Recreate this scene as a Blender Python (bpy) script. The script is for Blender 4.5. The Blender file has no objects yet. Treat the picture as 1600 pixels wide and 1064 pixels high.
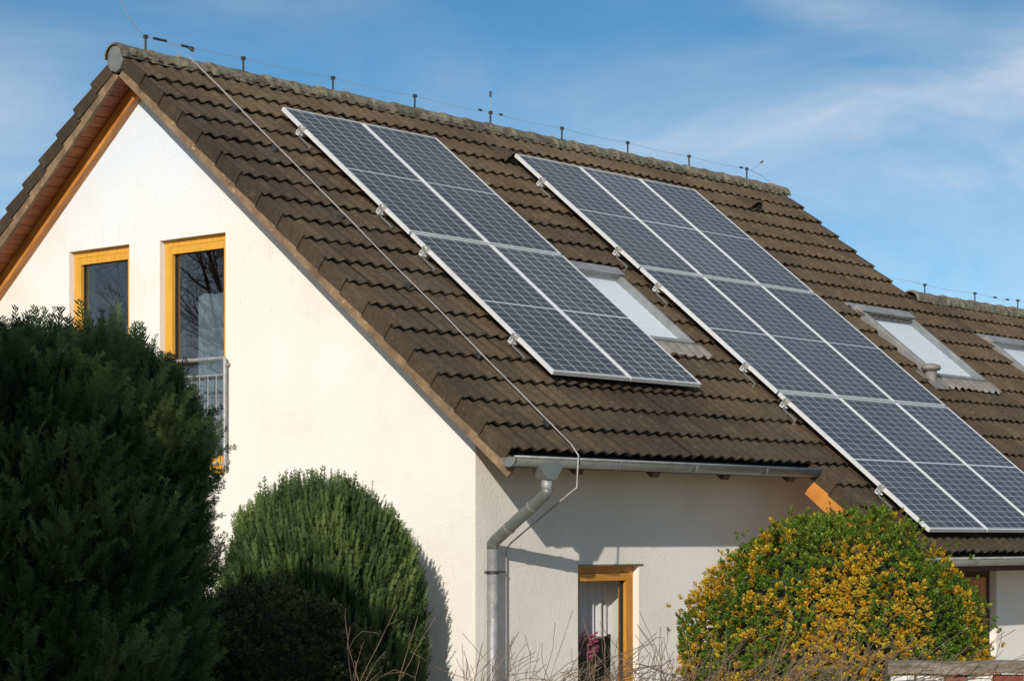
import bpy, bmesh, math, random
import numpy as np
from mathutils import Vector, Matrix, noise as mnoise

scene = bpy.context.scene
# ------------------------------------------------------------ camera
IMG_W, IMG_H = 1600.0, 1064.0
F_PX, PX0, HORIZON, YAW = 3488.88, 799.58, 841.5, 0.70929
cam_data = bpy.data.cameras.new('camera')
cam = bpy.data.objects.new('camera', cam_data)
scene.collection.objects.link(cam)
cam.location = (-12.4317, -10.7108, -0.6136)
cam.rotation_euler = (math.pi / 2, 0, YAW - math.pi / 2)
cam_data.sensor_width = 36.0
cam_data.sensor_fit = 'HORIZONTAL'
cam_data.lens = 36.0 * F_PX / IMG_W
cam_data.shift_x = (IMG_W / 2 - PX0) / IMG_W
cam_data.shift_y = (HORIZON - IMG_H / 2) / IMG_W
cam_data.clip_start = 0.1
cam_data.clip_end = 3000
scene.camera = cam

# ------------------------------------------------------------ light
SUN_TRAVEL = Vector((1.42, 0.74, -0.615)).normalized()
SUN_STRENGTH, SKY_STRENGTH, EXPOSURE = 3.8, 0.15, 0.13
sd = bpy.data.lights.new('sun', 'SUN')
sd.energy = SUN_STRENGTH
sd.angle = math.radians(0.5)
sd.color = (1.0, 0.93, 0.84)
sun = bpy.data.objects.new('sun', sd)
sun.rotation_euler = SUN_TRAVEL.to_track_quat('-Z', 'Y').to_euler()
sun.location = (-20, -15, 12)
scene.collection.objects.link(sun)
S = -SUN_TRAVEL
w = bpy.data.worlds.new('World')
scene.world = w
w.use_nodes = True
nt = w.node_tree
nt.nodes.clear()


def nn(t, kind, **kw):
    n = t.nodes.new(kind)
    for k, v in kw.items():
        if k.startswith('i_'):
            n.inputs[k[2:].replace('_', ' ')].default_value = v
        else:
            setattr(n, k, v)
    return n


def ramp(t, stops, interp='LINEAR'):
    n = t.nodes.new('ShaderNodeValToRGB')
    n.color_ramp.interpolation = interp
    e = n.color_ramp.elements
    while len(e) < len(stops):
        e.new(0.5)
    for k, (p, c) in enumerate(stops):
        e[k].position = p
        e[k].color = (c, c, c, 1) if isinstance(c, (int, float)) else (*c, 1)
    return n


out = nn(nt, 'ShaderNodeOutputWorld')
bg = nn(nt, 'ShaderNodeBackground')
bg.inputs['Strength'].default_value = SKY_STRENGTH
tc = nn(nt, 'ShaderNodeTexCoord')
lift = nn(nt, 'ShaderNodeVectorMath', operation='MULTIPLY_ADD')
lift.inputs[1].default_value = (1, 1, 1.9)
lift.inputs[2].default_value = (0, 0, 0.03)
sky = nn(nt, 'ShaderNodeTexSky', sky_type='NISHITA')
sky.sun_disc = False
sky.sun_elevation = math.asin(S.z)
sky.sun_rotation = math.atan2(S.x, S.y)
sky.air_density = 1.0
sky.dust_density = 0.4
sky.ozone_density = 2.0
nt.links.new(tc.outputs['Generated'], lift.inputs[0])
nt.links.new(lift.outputs[0], sky.inputs[0])
mp = nn(nt, 'ShaderNodeMapping')
mp.inputs['Rotation'].default_value = (0.0, 0.12, 0.0)
mp.inputs['Scale'].default_value = (1.0, 1.0, 3.0)
nt.links.new(tc.outputs['Generated'], mp.inputs[0])
n1 = nn(nt, 'ShaderNodeTexNoise')
n1.inputs['Scale'].default_value = 6.5
n1.inputs['Detail'].default_value = 9
n1.inputs['Roughness'].default_value = 0.60
n1.inputs['Distortion'].default_value = 0.5
nt.links.new(mp.outputs[0], n1.inputs['Vector'])
cr = ramp(nt, [(0.22, 0.05), (0.52, 0.40), (0.84, 1.0)])
nt.links.new(n1.outputs['Fac'], cr.inputs[0])
hs = nn(nt, 'ShaderNodeHueSaturation')
hs.inputs['Saturation'].default_value = 1.34
hs.inputs['Hue'].default_value = 0.489
hs.inputs['Value'].default_value = 0.86
nt.links.new(sky.outputs[0], hs.inputs['Color'])
mx = nn(nt, 'ShaderNodeMix', data_type='RGBA')
mx.inputs['B'].default_value = (5.1, 5.2, 5.3, 1)
sep = nn(nt, 'ShaderNodeSeparateXYZ')
nt.links.new(tc.outputs['Generated'], sep.inputs[0])
hi_ = nn(nt, 'ShaderNodeMapRange', interpolation_type='SMOOTHSTEP')  # high cloud added above the view to whiten the sky light
hi_.inputs['From Min'].default_value = 0.26
hi_.inputs['From Max'].default_value = 0.62
hi_.inputs['To Max'].default_value = 0.34
nt.links.new(sep.outputs['Z'], hi_.inputs['Value'])


def wm(op, a, b=None, clamp=False):
    n = nn(nt, 'ShaderNodeMath', operation=op, use_clamp=clamp)
    for k, v in enumerate((a, b)):
        if v is None:
            continue
        if isinstance(v, (int, float)):
            n.inputs[k].default_value = v
        else:
            nt.links.new(v, n.inputs[k])
    return n.outputs[0]


# cirrus banks placed by bearing (across) and height (up) over the horizon
dt = nn(nt, 'ShaderNodeVectorMath', operation='DOT_PRODUCT')
dt.inputs[1].default_value = (0.6512, -0.7589, 0)
nt.links.new(tc.outputs['Generated'], dt.inputs[0])
across, upz = dt.outputs['Value'], sep.outputs['Z']
banks = None
for a0, z0, sa, sz, k, amp in ((0.155, 0.185, 0.11, 0.012, 0.16, 0.52), (0.235, 0.208, 0.05, 0.018, 0.3, 0.8), (-0.24, 0.180, 0.085, 0.040, -0.15, 1.05),
                               (0.14, 0.165, 0.20, 0.055, 0.05, 0.72), (0.13, 0.232, 0.05, 0.012, -0.25, 0.55), (-0.10, 0.235, 0.06, 0.012, 0.1, 0.20),
                               (0.22, 0.10, 0.22, 0.035, 0.0, 0.75), (-0.95, 0.12, 0.45, 0.25, 0.0, 1.3)):  # last bank: unseen cloud added for the panes to mirror
    da = wm('SUBTRACT', across, a0)
    dz = wm('SUBTRACT', wm('SUBTRACT', upz, z0), wm('MULTIPLY', da, k))
    e = wm('ADD', wm('POWER', wm('DIVIDE', wm('ABSOLUTE', da), sa), 2.0), wm('POWER', wm('DIVIDE', wm('ABSOLUTE', dz), sz), 2.0))
    b_ = wm('MULTIPLY', wm('EXPONENT', wm('MULTIPLY', e, -1.0)), amp)
    banks = b_ if banks is None else wm('ADD', banks, b_)
cl = wm('MULTIPLY', wm('ADD', banks, 0.05), cr.outputs[0])
ad = nn(nt, 'ShaderNodeMath', operation='ADD', use_clamp=True)
nt.links.new(cl, ad.inputs[0])
nt.links.new(hi_.outputs[0], ad.inputs[1])
nt.links.new(ad.outputs[0], mx.inputs['Factor'])
nt.links.new(hs.outputs[0], mx.inputs['A'])
nt.links.new(mx.outputs['Result'], bg.inputs['Color'])
nt.links.new(bg.outputs[0], out.inputs['Surface'])

scene.view_settings.view_transform = 'Standard'
scene.view_settings.look = 'None'
scene.view_settings.exposure = EXPOSURE
scene.view_settings.gamma = 1.0
scene.view_settings.use_curve_mapping = False

rnd = random.Random(7)
rng = np.random.default_rng(11)

# ------------------------------------------------------------ materials


def new_mat(name):
    m = bpy.data.materials.new(name)
    m.use_nodes = True
    t = m.node_tree
    b = t.nodes['Principled BSDF']
    return m, t, b


def mat(name, c1, c2=None, scale=8.0, rough=0.8, metal=0.0, bump=0.0, bscale=60.0, detail=6, stretch=None,
        attr=None, spec=0.5, lo=0.35, hi=0.65, speck=None):
    """noise-blended two tone material with optional bump, vertex colour factor and specks"""
    m, t, b = new_mat(name)
    L = t.links
    tcn = nn(t, 'ShaderNodeTexCoord')
    mpn = nn(t, 'ShaderNodeMapping')
    if stretch:
        mpn.inputs['Scale'].default_value = stretch
    L.new(tcn.outputs['Object'], mpn.inputs[0])
    b.inputs['Roughness'].default_value = rough
    b.inputs['Metallic'].default_value = metal
    b.inputs['Specular IOR Level'].default_value = spec
    col = None
    if c2 is not None:
        n = nn(t, 'ShaderNodeTexNoise')
        n.inputs['Scale'].default_value = scale
        n.inputs['Detail'].default_value = detail
        n.inputs['Roughness'].default_value = 0.6
        L.new(mpn.outputs[0], n.inputs['Vector'])
        r = ramp(t, [(lo, tuple(c1)), (hi, tuple(c2))])
        L.new(n.outputs['Fac'], r.inputs[0])
        col = r.outputs[0]
    else:
        rg = nn(t, 'ShaderNodeRGB')
        rg.outputs[0].default_value = (*c1, 1)
        col = rg.outputs[0]
    if speck:
        sc, sp_col, thr = speck
        n = nn(t, 'ShaderNodeTexNoise')
        n.inputs['Scale'].default_value = sc
        n.inputs['Detail'].default_value = 5
        n.inputs['Roughness'].default_value = 0.7
        L.new(tcn.outputs['Object'], n.inputs['Vector'])
        r = ramp(t, [(thr, 0.0), (thr + 0.09, 1.0)])
        L.new(n.outputs['Fac'], r.inputs[0])
        mm = nn(t, 'ShaderNodeMix', data_type='RGBA')
        mm.inputs['B'].default_value = (*sp_col, 1)
        L.new(r.outputs[0], mm.inputs['Factor'])
        L.new(col, mm.inputs['A'])
        col = mm.outputs['Result']
    if attr:
        a = nn(t, 'ShaderNodeAttribute', attribute_name=attr)
        mm = nn(t, 'ShaderNodeMix', data_type='RGBA', blend_type='MULTIPLY')
        mm.inputs['Factor'].default_value = 1.0
        L.new(col, mm.inputs['A'])
        L.new(a.outputs['Color'], mm.inputs['B'])
        col = mm.outputs['Result']
    L.new(col, b.inputs['Base Color'])
    if bump > 0:
        n = nn(t, 'ShaderNodeTexNoise')
        n.inputs['Scale'].default_value = bscale
        n.inputs['Detail'].default_value = 5
        L.new(mpn.outputs[0], n.inputs['Vector'])
        bp = nn(t, 'ShaderNodeBump')
        bp.inputs['Strength'].default_value = 1.0
        bp.inputs['Distance'].default_value = bump
        L.new(n.outputs['Fac'], bp.inputs['Height'])
        L.new(bp.outputs[0], b.inputs['Normal'])
    return m


def leaf_mat(name, tint=(1, 1, 1), rough=0.55, trans=0.25):
    """foliage: per-leaf colour attribute, slightly translucent"""
    m, t, b = new_mat(name)
    L = t.links
    a = nn(t, 'ShaderNodeAttribute', attribute_name='Col')
    mm = nn(t, 'ShaderNodeMix', data_type='RGBA', blend_type='MULTIPLY')
    mm.inputs['Factor'].default_value = 1.0
    mm.inputs['B'].default_value = (*tint, 1)
    L.new(a.outputs['Color'], mm.inputs['A'])
    L.new(mm.outputs['Result'], b.inputs['Base Color'])
    b.inputs['Roughness'].default_value = rough
    b.inputs['Specular IOR Level'].default_value = 0.25
    tr = nn(t, 'ShaderNodeBsdfTranslucent')
    L.new(mm.outputs['Result'], tr.inputs['Color'])
    ms = nn(t, 'ShaderNodeMixShader')
    ms.inputs[0].default_value = trans
    L.new(b.outputs[0], ms.inputs[1])
    L.new(tr.outputs[0], ms.inputs[2])
    L.new(ms.outputs[0], t.nodes['Material Output'].inputs['Surface'])
    return m


def glass_mat(name, tint=(0.75, 0.8, 0.82), ior=2.45):
    m = bpy.data.materials.new(name)
    m.use_nodes = True
    t = m.node_tree
    t.nodes.clear()
    o = nn(t, 'ShaderNodeOutputMaterial')
    g = nn(t, 'ShaderNodeBsdfGlossy')
    g.inputs['Roughness'].default_value = 0.01
    tp = nn(t, 'ShaderNodeBsdfTransparent')
    tp.inputs[0].default_value = (*tint, 1)
    f = nn(t, 'ShaderNodeFresnel')
    ge = nn(t, 'ShaderNodeNewGeometry')
    io = nn(t, 'ShaderNodeMapRange')          # same mirror strength seen from either side
    io.inputs['To Min'].default_value = ior
    io.inputs['To Max'].default_value = 1 / ior
    t.links.new(ge.outputs['Backfacing'], io.inputs['Value'])
    t.links.new(io.outputs[0], f.inputs['IOR'])
    n = nn(t, 'ShaderNodeTexNoise')
    n.inputs['Scale'].default_value = 1.3
    n.inputs['Detail'].default_value = 1
    c = nn(t, 'ShaderNodeTexCoord')
    bp = nn(t, 'ShaderNodeBump')
    bp.inputs['Distance'].default_value = 0.0015
    t.links.new(c.outputs['Object'], n.inputs['Vector'])
    t.links.new(n.outputs['Fac'], bp.inputs['Height'])
    t.links.new(bp.outputs[0], g.inputs['Normal'])
    ms = nn(t, 'ShaderNodeMixShader')
    t.links.new(f.outputs[0], ms.inputs[0])
    t.links.new(tp.outputs[0], ms.inputs[1])
    t.links.new(g.outputs[0], ms.inputs[2])
    t.links.new(ms.outputs[0], o.inputs['Surface'])
    return m


def plaster_mat():
    m, t, b = new_mat('white_plaster')
    L = t.links
    c = nn(t, 'ShaderNodeTexCoord')
    n = nn(t, 'ShaderNodeTexNoise')
    n.inputs['Scale'].default_value = 1.1
    n.inputs['Detail'].default_value = 8
    n.inputs['Roughness'].default_value = 0.62
    L.new(c.outputs['Object'], n.inputs['Vector'])
    r = ramp(t, [(0.3, (0.70, 0.655, 0.58)), (0.5, (0.775, 0.73, 0.655)), (0.72, (0.79, 0.76, 0.70))])
    L.new(n.outputs['Fac'], r.inputs[0])
    # runs and specks of dirt in the render
    mp_ = nn(t, 'ShaderNodeMapping')
    mp_.inputs['Scale'].default_value = (9, 9, 1.6)
    L.new(c.outputs['Object'], mp_.inputs[0])
    n2 = nn(t, 'ShaderNodeTexNoise')
    n2.inputs['Scale'].default_value = 2.5
    n2.inputs['Detail'].default_value = 9
    n2.inputs['Roughness'].default_value = 0.75
    L.new(mp_.outputs[0], n2.inputs['Vector'])
    r2 = ramp(t, [(0.56, 0.0), (0.72, 0.55)])
    L.new(n2.outputs['Fac'], r2.inputs[0])
    n3 = nn(t, 'ShaderNodeTexNoise')
    n3.inputs['Scale'].default_value = 0.75
    n3.inputs['Detail'].default_value = 2
    L.new(c.outputs['Object'], n3.inputs['Vector'])
    r3 = ramp(t, [(0.45, 0.0), (0.62, 1.0)])
    L.new(n3.outputs['Fac'], r3.inputs[0])
    mu = nn(t, 'ShaderNodeMath', operation='MULTIPLY')
    L.new(r2.outputs[0], mu.inputs[0])
    L.new(r3.outputs[0], mu.inputs[1])
    mm = nn(t, 'ShaderNodeMix', data_type='RGBA')
    mm.inputs['B'].default_value = (0.40, 0.37, 0.33, 1)
    L.new(mu.outputs[0], mm.inputs['Factor'])
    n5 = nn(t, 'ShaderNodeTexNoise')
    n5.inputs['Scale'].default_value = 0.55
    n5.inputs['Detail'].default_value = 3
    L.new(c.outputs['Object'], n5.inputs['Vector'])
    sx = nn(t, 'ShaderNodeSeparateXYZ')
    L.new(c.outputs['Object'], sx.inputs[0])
    ma = nn(t, 'ShaderNodeMath', operation='MULTIPLY_ADD')      # bluish cast of light painted into the wall colour towards the top
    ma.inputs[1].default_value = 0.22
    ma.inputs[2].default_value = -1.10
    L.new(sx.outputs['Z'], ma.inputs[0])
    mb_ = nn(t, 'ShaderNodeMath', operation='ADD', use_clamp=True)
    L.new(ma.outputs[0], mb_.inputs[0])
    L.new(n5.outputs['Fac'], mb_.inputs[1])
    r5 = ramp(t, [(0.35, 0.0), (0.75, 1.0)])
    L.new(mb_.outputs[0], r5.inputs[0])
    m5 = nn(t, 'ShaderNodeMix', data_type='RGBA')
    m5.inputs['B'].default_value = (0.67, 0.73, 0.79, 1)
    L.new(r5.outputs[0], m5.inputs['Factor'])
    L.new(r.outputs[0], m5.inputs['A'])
    L.new(m5.outputs['Result'], mm.inputs['A'])
    L.new(mm.outputs['Result'], b.inputs['Base Color'])
    b.inputs['Roughness'].default_value = 0.92
    b.inputs['Specular IOR Level'].default_value = 0.2
    n4 = nn(t, 'ShaderNodeTexNoise')
    n4.inputs['Scale'].default_value = 55
    n4.inputs['Detail'].default_value = 6
    L.new(c.outputs['Object'], n4.inputs['Vector'])
    bp = nn(t, 'ShaderNodeBump')
    bp.inputs['Distance'].default_value = 0.004
    L.new(n4.outputs['Fac'], bp.inputs['Height'])
    L.new(bp.outputs[0], b.inputs['Normal'])
    return m


def tile_mat():
    m, t, b = new_mat('concrete_roof_tile')
    L = t.links
    c = nn(t, 'ShaderNodeTexCoord')
    n = nn(t, 'ShaderNodeTexNoise')
    n.inputs['Scale'].default_value = 0.45
    n.inputs['Detail'].default_value = 7
    n.inputs['Roughness'].default_value = 0.6
    L.new(c.outputs['Object'], n.inputs['Vector'])
    r = ramp(t, [(0.32, (0.042, 0.028, 0.017)), (0.5, (0.062, 0.042, 0.025)), (0.68, (0.090, 0.063, 0.036))])
    L.new(n.outputs['Fac'], r.inputs[0])
    n2 = nn(t, 'ShaderNodeTexNoise')
    n2.inputs['Scale'].default_value = 22
    n2.inputs['Detail'].default_value = 8
    n2.inputs['Roughness'].default_value = 0.75
    L.new(c.outputs['Object'], n2.inputs['Vector'])
    r2 = ramp(t, [(0.3, 0.62), (0.7, 1.32)])
    L.new(n2.outputs['Fac'], r2.inputs[0])
    mm = nn(t, 'ShaderNodeMix', data_type='RGBA', blend_type='MULTIPLY')
    mm.inputs['Factor'].default_value = 1.0
    L.new(r.outputs[0], mm.inputs['A'])
    L.new(r2.outputs[0], mm.inputs['B'])
    # moss
    n3 = nn(t, 'ShaderNodeTexNoise')
    n3.inputs['Scale'].default_value = 5.0
    n3.inputs['Detail'].default_value = 9
    n3.inputs['Roughness'].default_value = 0.7
    L.new(c.outputs['Object'], n3.inputs['Vector'])
    r3 = ramp(t, [(0.56, 0.0), (0.70, 0.6)])
    L.new(n3.outputs['Fac'], r3.inputs[0])
    m2 = nn(t, 'ShaderNodeMix', data_type='RGBA')
    m2.inputs['B'].default_value = (0.125, 0.105, 0.045, 1)
    L.new(r3.outputs[0], m2.inputs['Factor'])
    L.new(mm.outputs['Result'], m2.inputs['A'])
    # small pale lichen spots
    vo = nn(t, 'ShaderNodeTexNoise')
    vo.inputs['Scale'].default_value = 46
    vo.inputs['Detail'].default_value = 2
    L.new(c.outputs['Object'], vo.inputs['Vector'])
    rv = ramp(t, [(0.68, 0.0), (0.73, 0.7)])
    L.new(vo.outputs['Fac'], rv.inputs[0])
    m6 = nn(t, 'ShaderNodeMix', data_type='RGBA')
    m6.inputs['B'].default_value = (0.22, 0.20, 0.15, 1)
    L.new(rv.outputs[0], m6.inputs['Factor'])
    L.new(m2.outputs['Result'], m6.inputs['A'])
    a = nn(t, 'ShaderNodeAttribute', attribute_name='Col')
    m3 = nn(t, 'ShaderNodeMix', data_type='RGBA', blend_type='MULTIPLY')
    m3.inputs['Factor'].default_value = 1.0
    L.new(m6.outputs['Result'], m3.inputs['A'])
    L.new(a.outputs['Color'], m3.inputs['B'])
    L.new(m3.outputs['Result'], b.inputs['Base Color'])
    b.inputs['Roughness'].default_value = 0.8
    b.inputs['Specular IOR Level'].default_value = 0.3
    n4 = nn(t, 'ShaderNodeTexNoise')
    n4.inputs['Scale'].default_value = 120
    n4.inputs['Detail'].default_value = 4
    L.new(c.outputs['Object'], n4.inputs['Vector'])
    bp = nn(t, 'ShaderNodeBump')
    bp.inputs['Distance'].default_value = 0.003
    L.new(n4.outputs['Fac'], bp.inputs['Height'])
    L.new(bp.outputs[0], b.inputs['Normal'])
    return m


PW, PL = 0.995, 1.988          # solar panel width and length
LIP = 0.014


def cell_mat():
    """six columns of half-cut cells in two halves, silvery grid, behind glass"""
    m, t, b = new_mat('photovoltaic_cells')
    L = t.links
    c = nn(t, 'ShaderNodeTexCoord')
    sp = nn(t, 'ShaderNodeSeparateXYZ')
    L.new(c.outputs['Object'], sp.inputs[0])

    def mth(op, a, b_=None, c_=None):
        n = nn(t, 'ShaderNodeMath', operation=op)
        for k, v in enumerate((a, b_, c_)):
            if v is None:
                continue
            if isinstance(v, (int, float)):
                n.inputs[k].default_value = v
            else:
                L.new(v, n.inputs[k])
        return n.outputs[0]
    mgx, mgy = 0.022, 0.03
    cw = (PW - 2 * mgx) / 6
    ch = (PL - 2 * mgy) / 24

    def line(coord, start, pitch, half):
        x = mth('DIVIDE', mth('SUBTRACT', coord, start), pitch)
        f = mth('FRACT', mth('ADD', x, 0.5))
        d = mth('MULTIPLY', mth('ABSOLUTE', mth('SUBTRACT', f, 0.5)), pitch)
        return mth('LESS_THAN', d, half)
    lx = line(sp.outputs['X'], mgx, cw, 0.0042)
    ly = line(sp.outputs['Y'], mgy, ch, 0.0028)
    bus = line(sp.outputs['X'], mgx + cw / 12, cw / 6, 0.0007)
    mid = mth('LESS_THAN', mth('ABSOLUTE', mth('SUBTRACT', sp.outputs['Y'], PL / 2)), 0.009)
    fac = mth('MAXIMUM', lx, mid)
    fac = mth('MAXIMUM', fac, mth('MULTIPLY', ly, 0.75))
    fac = mth('MAXIMUM', fac, mth('MULTIPLY', bus, 0.45))
    # each cell a slightly different blue
    cx = mth('FLOOR', mth('DIVIDE', mth('SUBTRACT', sp.outputs['X'], mgx), cw))
    cy = mth('FLOOR', mth('DIVIDE', mth('SUBTRACT', sp.outputs['Y'], mgy), ch))
    cb = nn(t, 'ShaderNodeCombineXYZ')
    L.new(cx, cb.inputs[0])
    L.new(cy, cb.inputs[1])
    wn = nn(t, 'ShaderNodeTexWhiteNoise')
    L.new(cb.outputs[0], wn.inputs['Vector'])
    r = ramp(t, [(0.0, (0.010, 0.011, 0.022)), (1.0, (0.020, 0.021, 0.036))])
    L.new(wn.outputs['Value'], r.inputs[0])
    mm = nn(t, 'ShaderNodeMix', data_type='RGBA')
    mm.inputs['B'].default_value = (0.60, 0.61, 0.64, 1)
    L.new(fac, mm.inputs['Factor'])
    L.new(r.outputs[0], mm.inputs['A'])
    oi = nn(t, 'ShaderNodeObjectInfo')
    gm = nn(t, 'ShaderNodeNewGeometry')
    dn = nn(t, 'ShaderNodeTexNoise')
    dn.inputs['Scale'].default_value = 1.4
    dn.inputs['Detail'].default_value = 7
    dn.inputs['Roughness'].default_value = 0.65
    L.new(gm.outputs['Position'], dn.inputs['Vector'])
    dr = ramp(t, [(0.35, 0.0), (0.75, 0.11)])
    L.new(dn.outputs['Fac'], dr.inputs[0])
    md = nn(t, 'ShaderNodeMix', data_type='RGBA')
    md.inputs['B'].default_value = (0.26, 0.24, 0.21, 1)
    L.new(dr.outputs[0], md.inputs['Factor'])
    L.new(mm.outputs['Result'], md.inputs['A'])
    hv = nn(t, 'ShaderNodeHueSaturation')
    L.new(mth('MULTIPLY_ADD', oi.outputs['Random'], 0.35, 0.82), hv.inputs['Value'])
    L.new(md.outputs['Result'], hv.inputs['Color'])
    L.new(hv.outputs[0], b.inputs['Base Color'])
    L.new(mth('MULTIPLY_ADD', dn.outputs['Fac'], 0.22, 0.02), b.inputs['Coat Roughness'])
    b.inputs['Roughness'].default_value = 0.35
    b.inputs['Coat Weight'].default_value = 0.65
    b.inputs['Coat IOR'].default_value = 1.16
    b.inputs['Specular IOR Level'].default_value = 0.2
    return m


M = dict(
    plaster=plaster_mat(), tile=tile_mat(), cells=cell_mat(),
    lichen=mat('lichened_ridge_tile', (0.085, 0.068, 0.05), (0.20, 0.185, 0.12), 14, 0.95, bump=0.006, bscale=60,
               lo=0.40, hi=0.62, speck=(38, (0.42, 0.40, 0.32), 0.60), attr='Col'),
    alu=mat('anodised_aluminium', (0.72, 0.72, 0.71), (0.80, 0.80, 0.79), 6, 0.4, 0.25),
    back=mat('panel_backsheet', (0.5, 0.5, 0.5), None, rough=0.7),
    steel=mat('stainless_steel', (0.52, 0.52, 0.50), (0.66, 0.65, 0.62), 30, 0.38, 0.75),
    galv=mat('galvanised_steel', (0.26, 0.26, 0.25), (0.40, 0.40, 0.38), 25, 0.55, 0.3),
    zinc=mat('weathered_zinc', (0.15, 0.16, 0.15), (0.22, 0.23, 0.215), 5, 0.45, 0.3, speck=(26, (0.32, 0.33, 0.31), 0.64)),
    zincpipe=mat('weathered_zinc_pipe', (0.24, 0.24, 0.235), (0.36, 0.36, 0.35), 9, 0.55, 0.35, speck=(20, (0.5, 0.49, 0.46), 0.6)),
    wire=mat('aluminium_wire', (0.30, 0.28, 0.26), (0.42, 0.39, 0.36), 8, 0.6, 0.2),
    darkmetal=mat('dark_holder', (0.03, 0.03, 0.03), (0.07, 0.065, 0.06), 20, 0.6, 0.3),
    verge=mat('weathered_board', (0.12, 0.075, 0.042), (0.28, 0.18, 0.10), 6, 0.8, bump=0.003, bscale=20,
              stretch=(3, 1, 1), speck=(11, (0.44, 0.30, 0.17), 0.60)),
    soffit=mat('stained_soffit', (0.20, 0.055, 0.013), (0.33, 0.10, 0.022), 5, 0.55, bump=0.002, bscale=30, stretch=(0.6, 4, 4)),
    darkwood=mat('dark_stained_wood', (0.05, 0.022, 0.012), (0.09, 0.04, 0.02), 5, 0.7, stretch=(0.6, 4, 4)),
    beam=mat('orange_timber', (0.36, 0.13, 0.025), (0.60, 0.25, 0.05), 4, 0.5, bump=0.002, bscale=25, stretch=(6, 0.7, 0.7)),
    framelow=mat('orange_brown_window_frame', (0.46, 0.19, 0.02), (0.58, 0.26, 0.035), 6, 0.42, stretch=(4, 4, 0.6)),
    frame=mat('golden_window_frame', (0.60, 0.29, 0.025), (0.72, 0.37, 0.045), 6, 0.42, stretch=(4, 4, 0.6)),
    glass=glass_mat('window_glass'),
    skyglass=glass_mat('roof_window_glass', (0.93, 0.95, 0.96), 1.7),
    clearglass=glass_mat('ground_floor_glass', (0.85, 0.87, 0.88), 1.7),
    darkgap=mat('rubber_seal', (0.015, 0.015, 0.015), None, rough=0.7),
    sill=mat('sheet_sill', (0.16, 0.12, 0.09), (0.22, 0.17, 0.13), 10, 0.5, 0.3),
    skyframe=mat('grey_roof_window_cladding', (0.24, 0.235, 0.22), (0.34, 0.335, 0.32), 7, 0.45, 0.35),
    lead=mat('pleated_flashing', (0.17, 0.155, 0.135), (0.25, 0.23, 0.20), 9, 0.7, 0.1),
    blind=mat('white_roof_blind', (0.86, 0.87, 0.88), (0.90, 0.91, 0.92), 2, 0.8),
    whitewood=mat('white_inner_lining', (0.78, 0.76, 0.70), (0.84, 0.82, 0.78), 5, 0.5),
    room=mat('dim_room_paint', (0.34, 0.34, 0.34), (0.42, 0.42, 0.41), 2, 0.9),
    reflectnet=mat('grey_blue_reflection_net', (0.13, 0.17, 0.20), (0.20, 0.25, 0.28), 14, 0.9),
    curtain=mat('white_voile', (0.70, 0.68, 0.66), (0.80, 0.78, 0.75), 3, 0.9),
    pink=mat('pink_petals', (0.55, 0.06, 0.20), (0.75, 0.16, 0.34), 30, 0.6),
    pot=mat('glazed_pot', (0.55, 0.53, 0.5), (0.62, 0.6, 0.58), 8, 0.3),
    chair=mat('slate_upholstery', (0.05, 0.06, 0.075), (0.08, 0.09, 0.10), 8, 0.8),
    bark=mat('brown_bark', (0.055, 0.04, 0.028), (0.12, 0.09, 0.065), 20, 0.9, bump=0.004, bscale=50),
    twig=mat('bare_twigs', (0.07, 0.042, 0.028), (0.23, 0.155, 0.10), 9, 0.85),
    oldwood=mat('grey_weathered_rail', (0.085, 0.068, 0.048), (0.26, 0.22, 0.17), 9, 0.95, bump=0.012, bscale=22, stretch=(1, 1, 3), speck=(30, (0.07, 0.075, 0.035), 0.58)),
    whiteboard=mat('flaking_white_boards', (0.55, 0.53, 0.50), (0.68, 0.66, 0.62), 6, 0.8, stretch=(3, 3, 0.7)),
    redwood=mat('red_brown_boards', (0.16, 0.03, 0.018), (0.25, 0.055, 0.03), 6, 0.75),
    bouncepaving=mat('sandy_bounce_paving', (0.48, 0.40, 0.29), (0.58, 0.49, 0.37), 3, 0.9, bump=0.004, bscale=20),
    ground=mat('garden_ground', (0.09, 0.09, 0.04), (0.20, 0.16, 0.09), 1.5, 0.95, bump=0.03, bscale=6),
    needle=leaf_mat('conifer_scales', rough=0.7, trans=0.15),
    leaf=leaf_mat('broad_leaves', rough=0.45, trans=0.3),
)

# ------------------------------------------------------------ helpers


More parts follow.
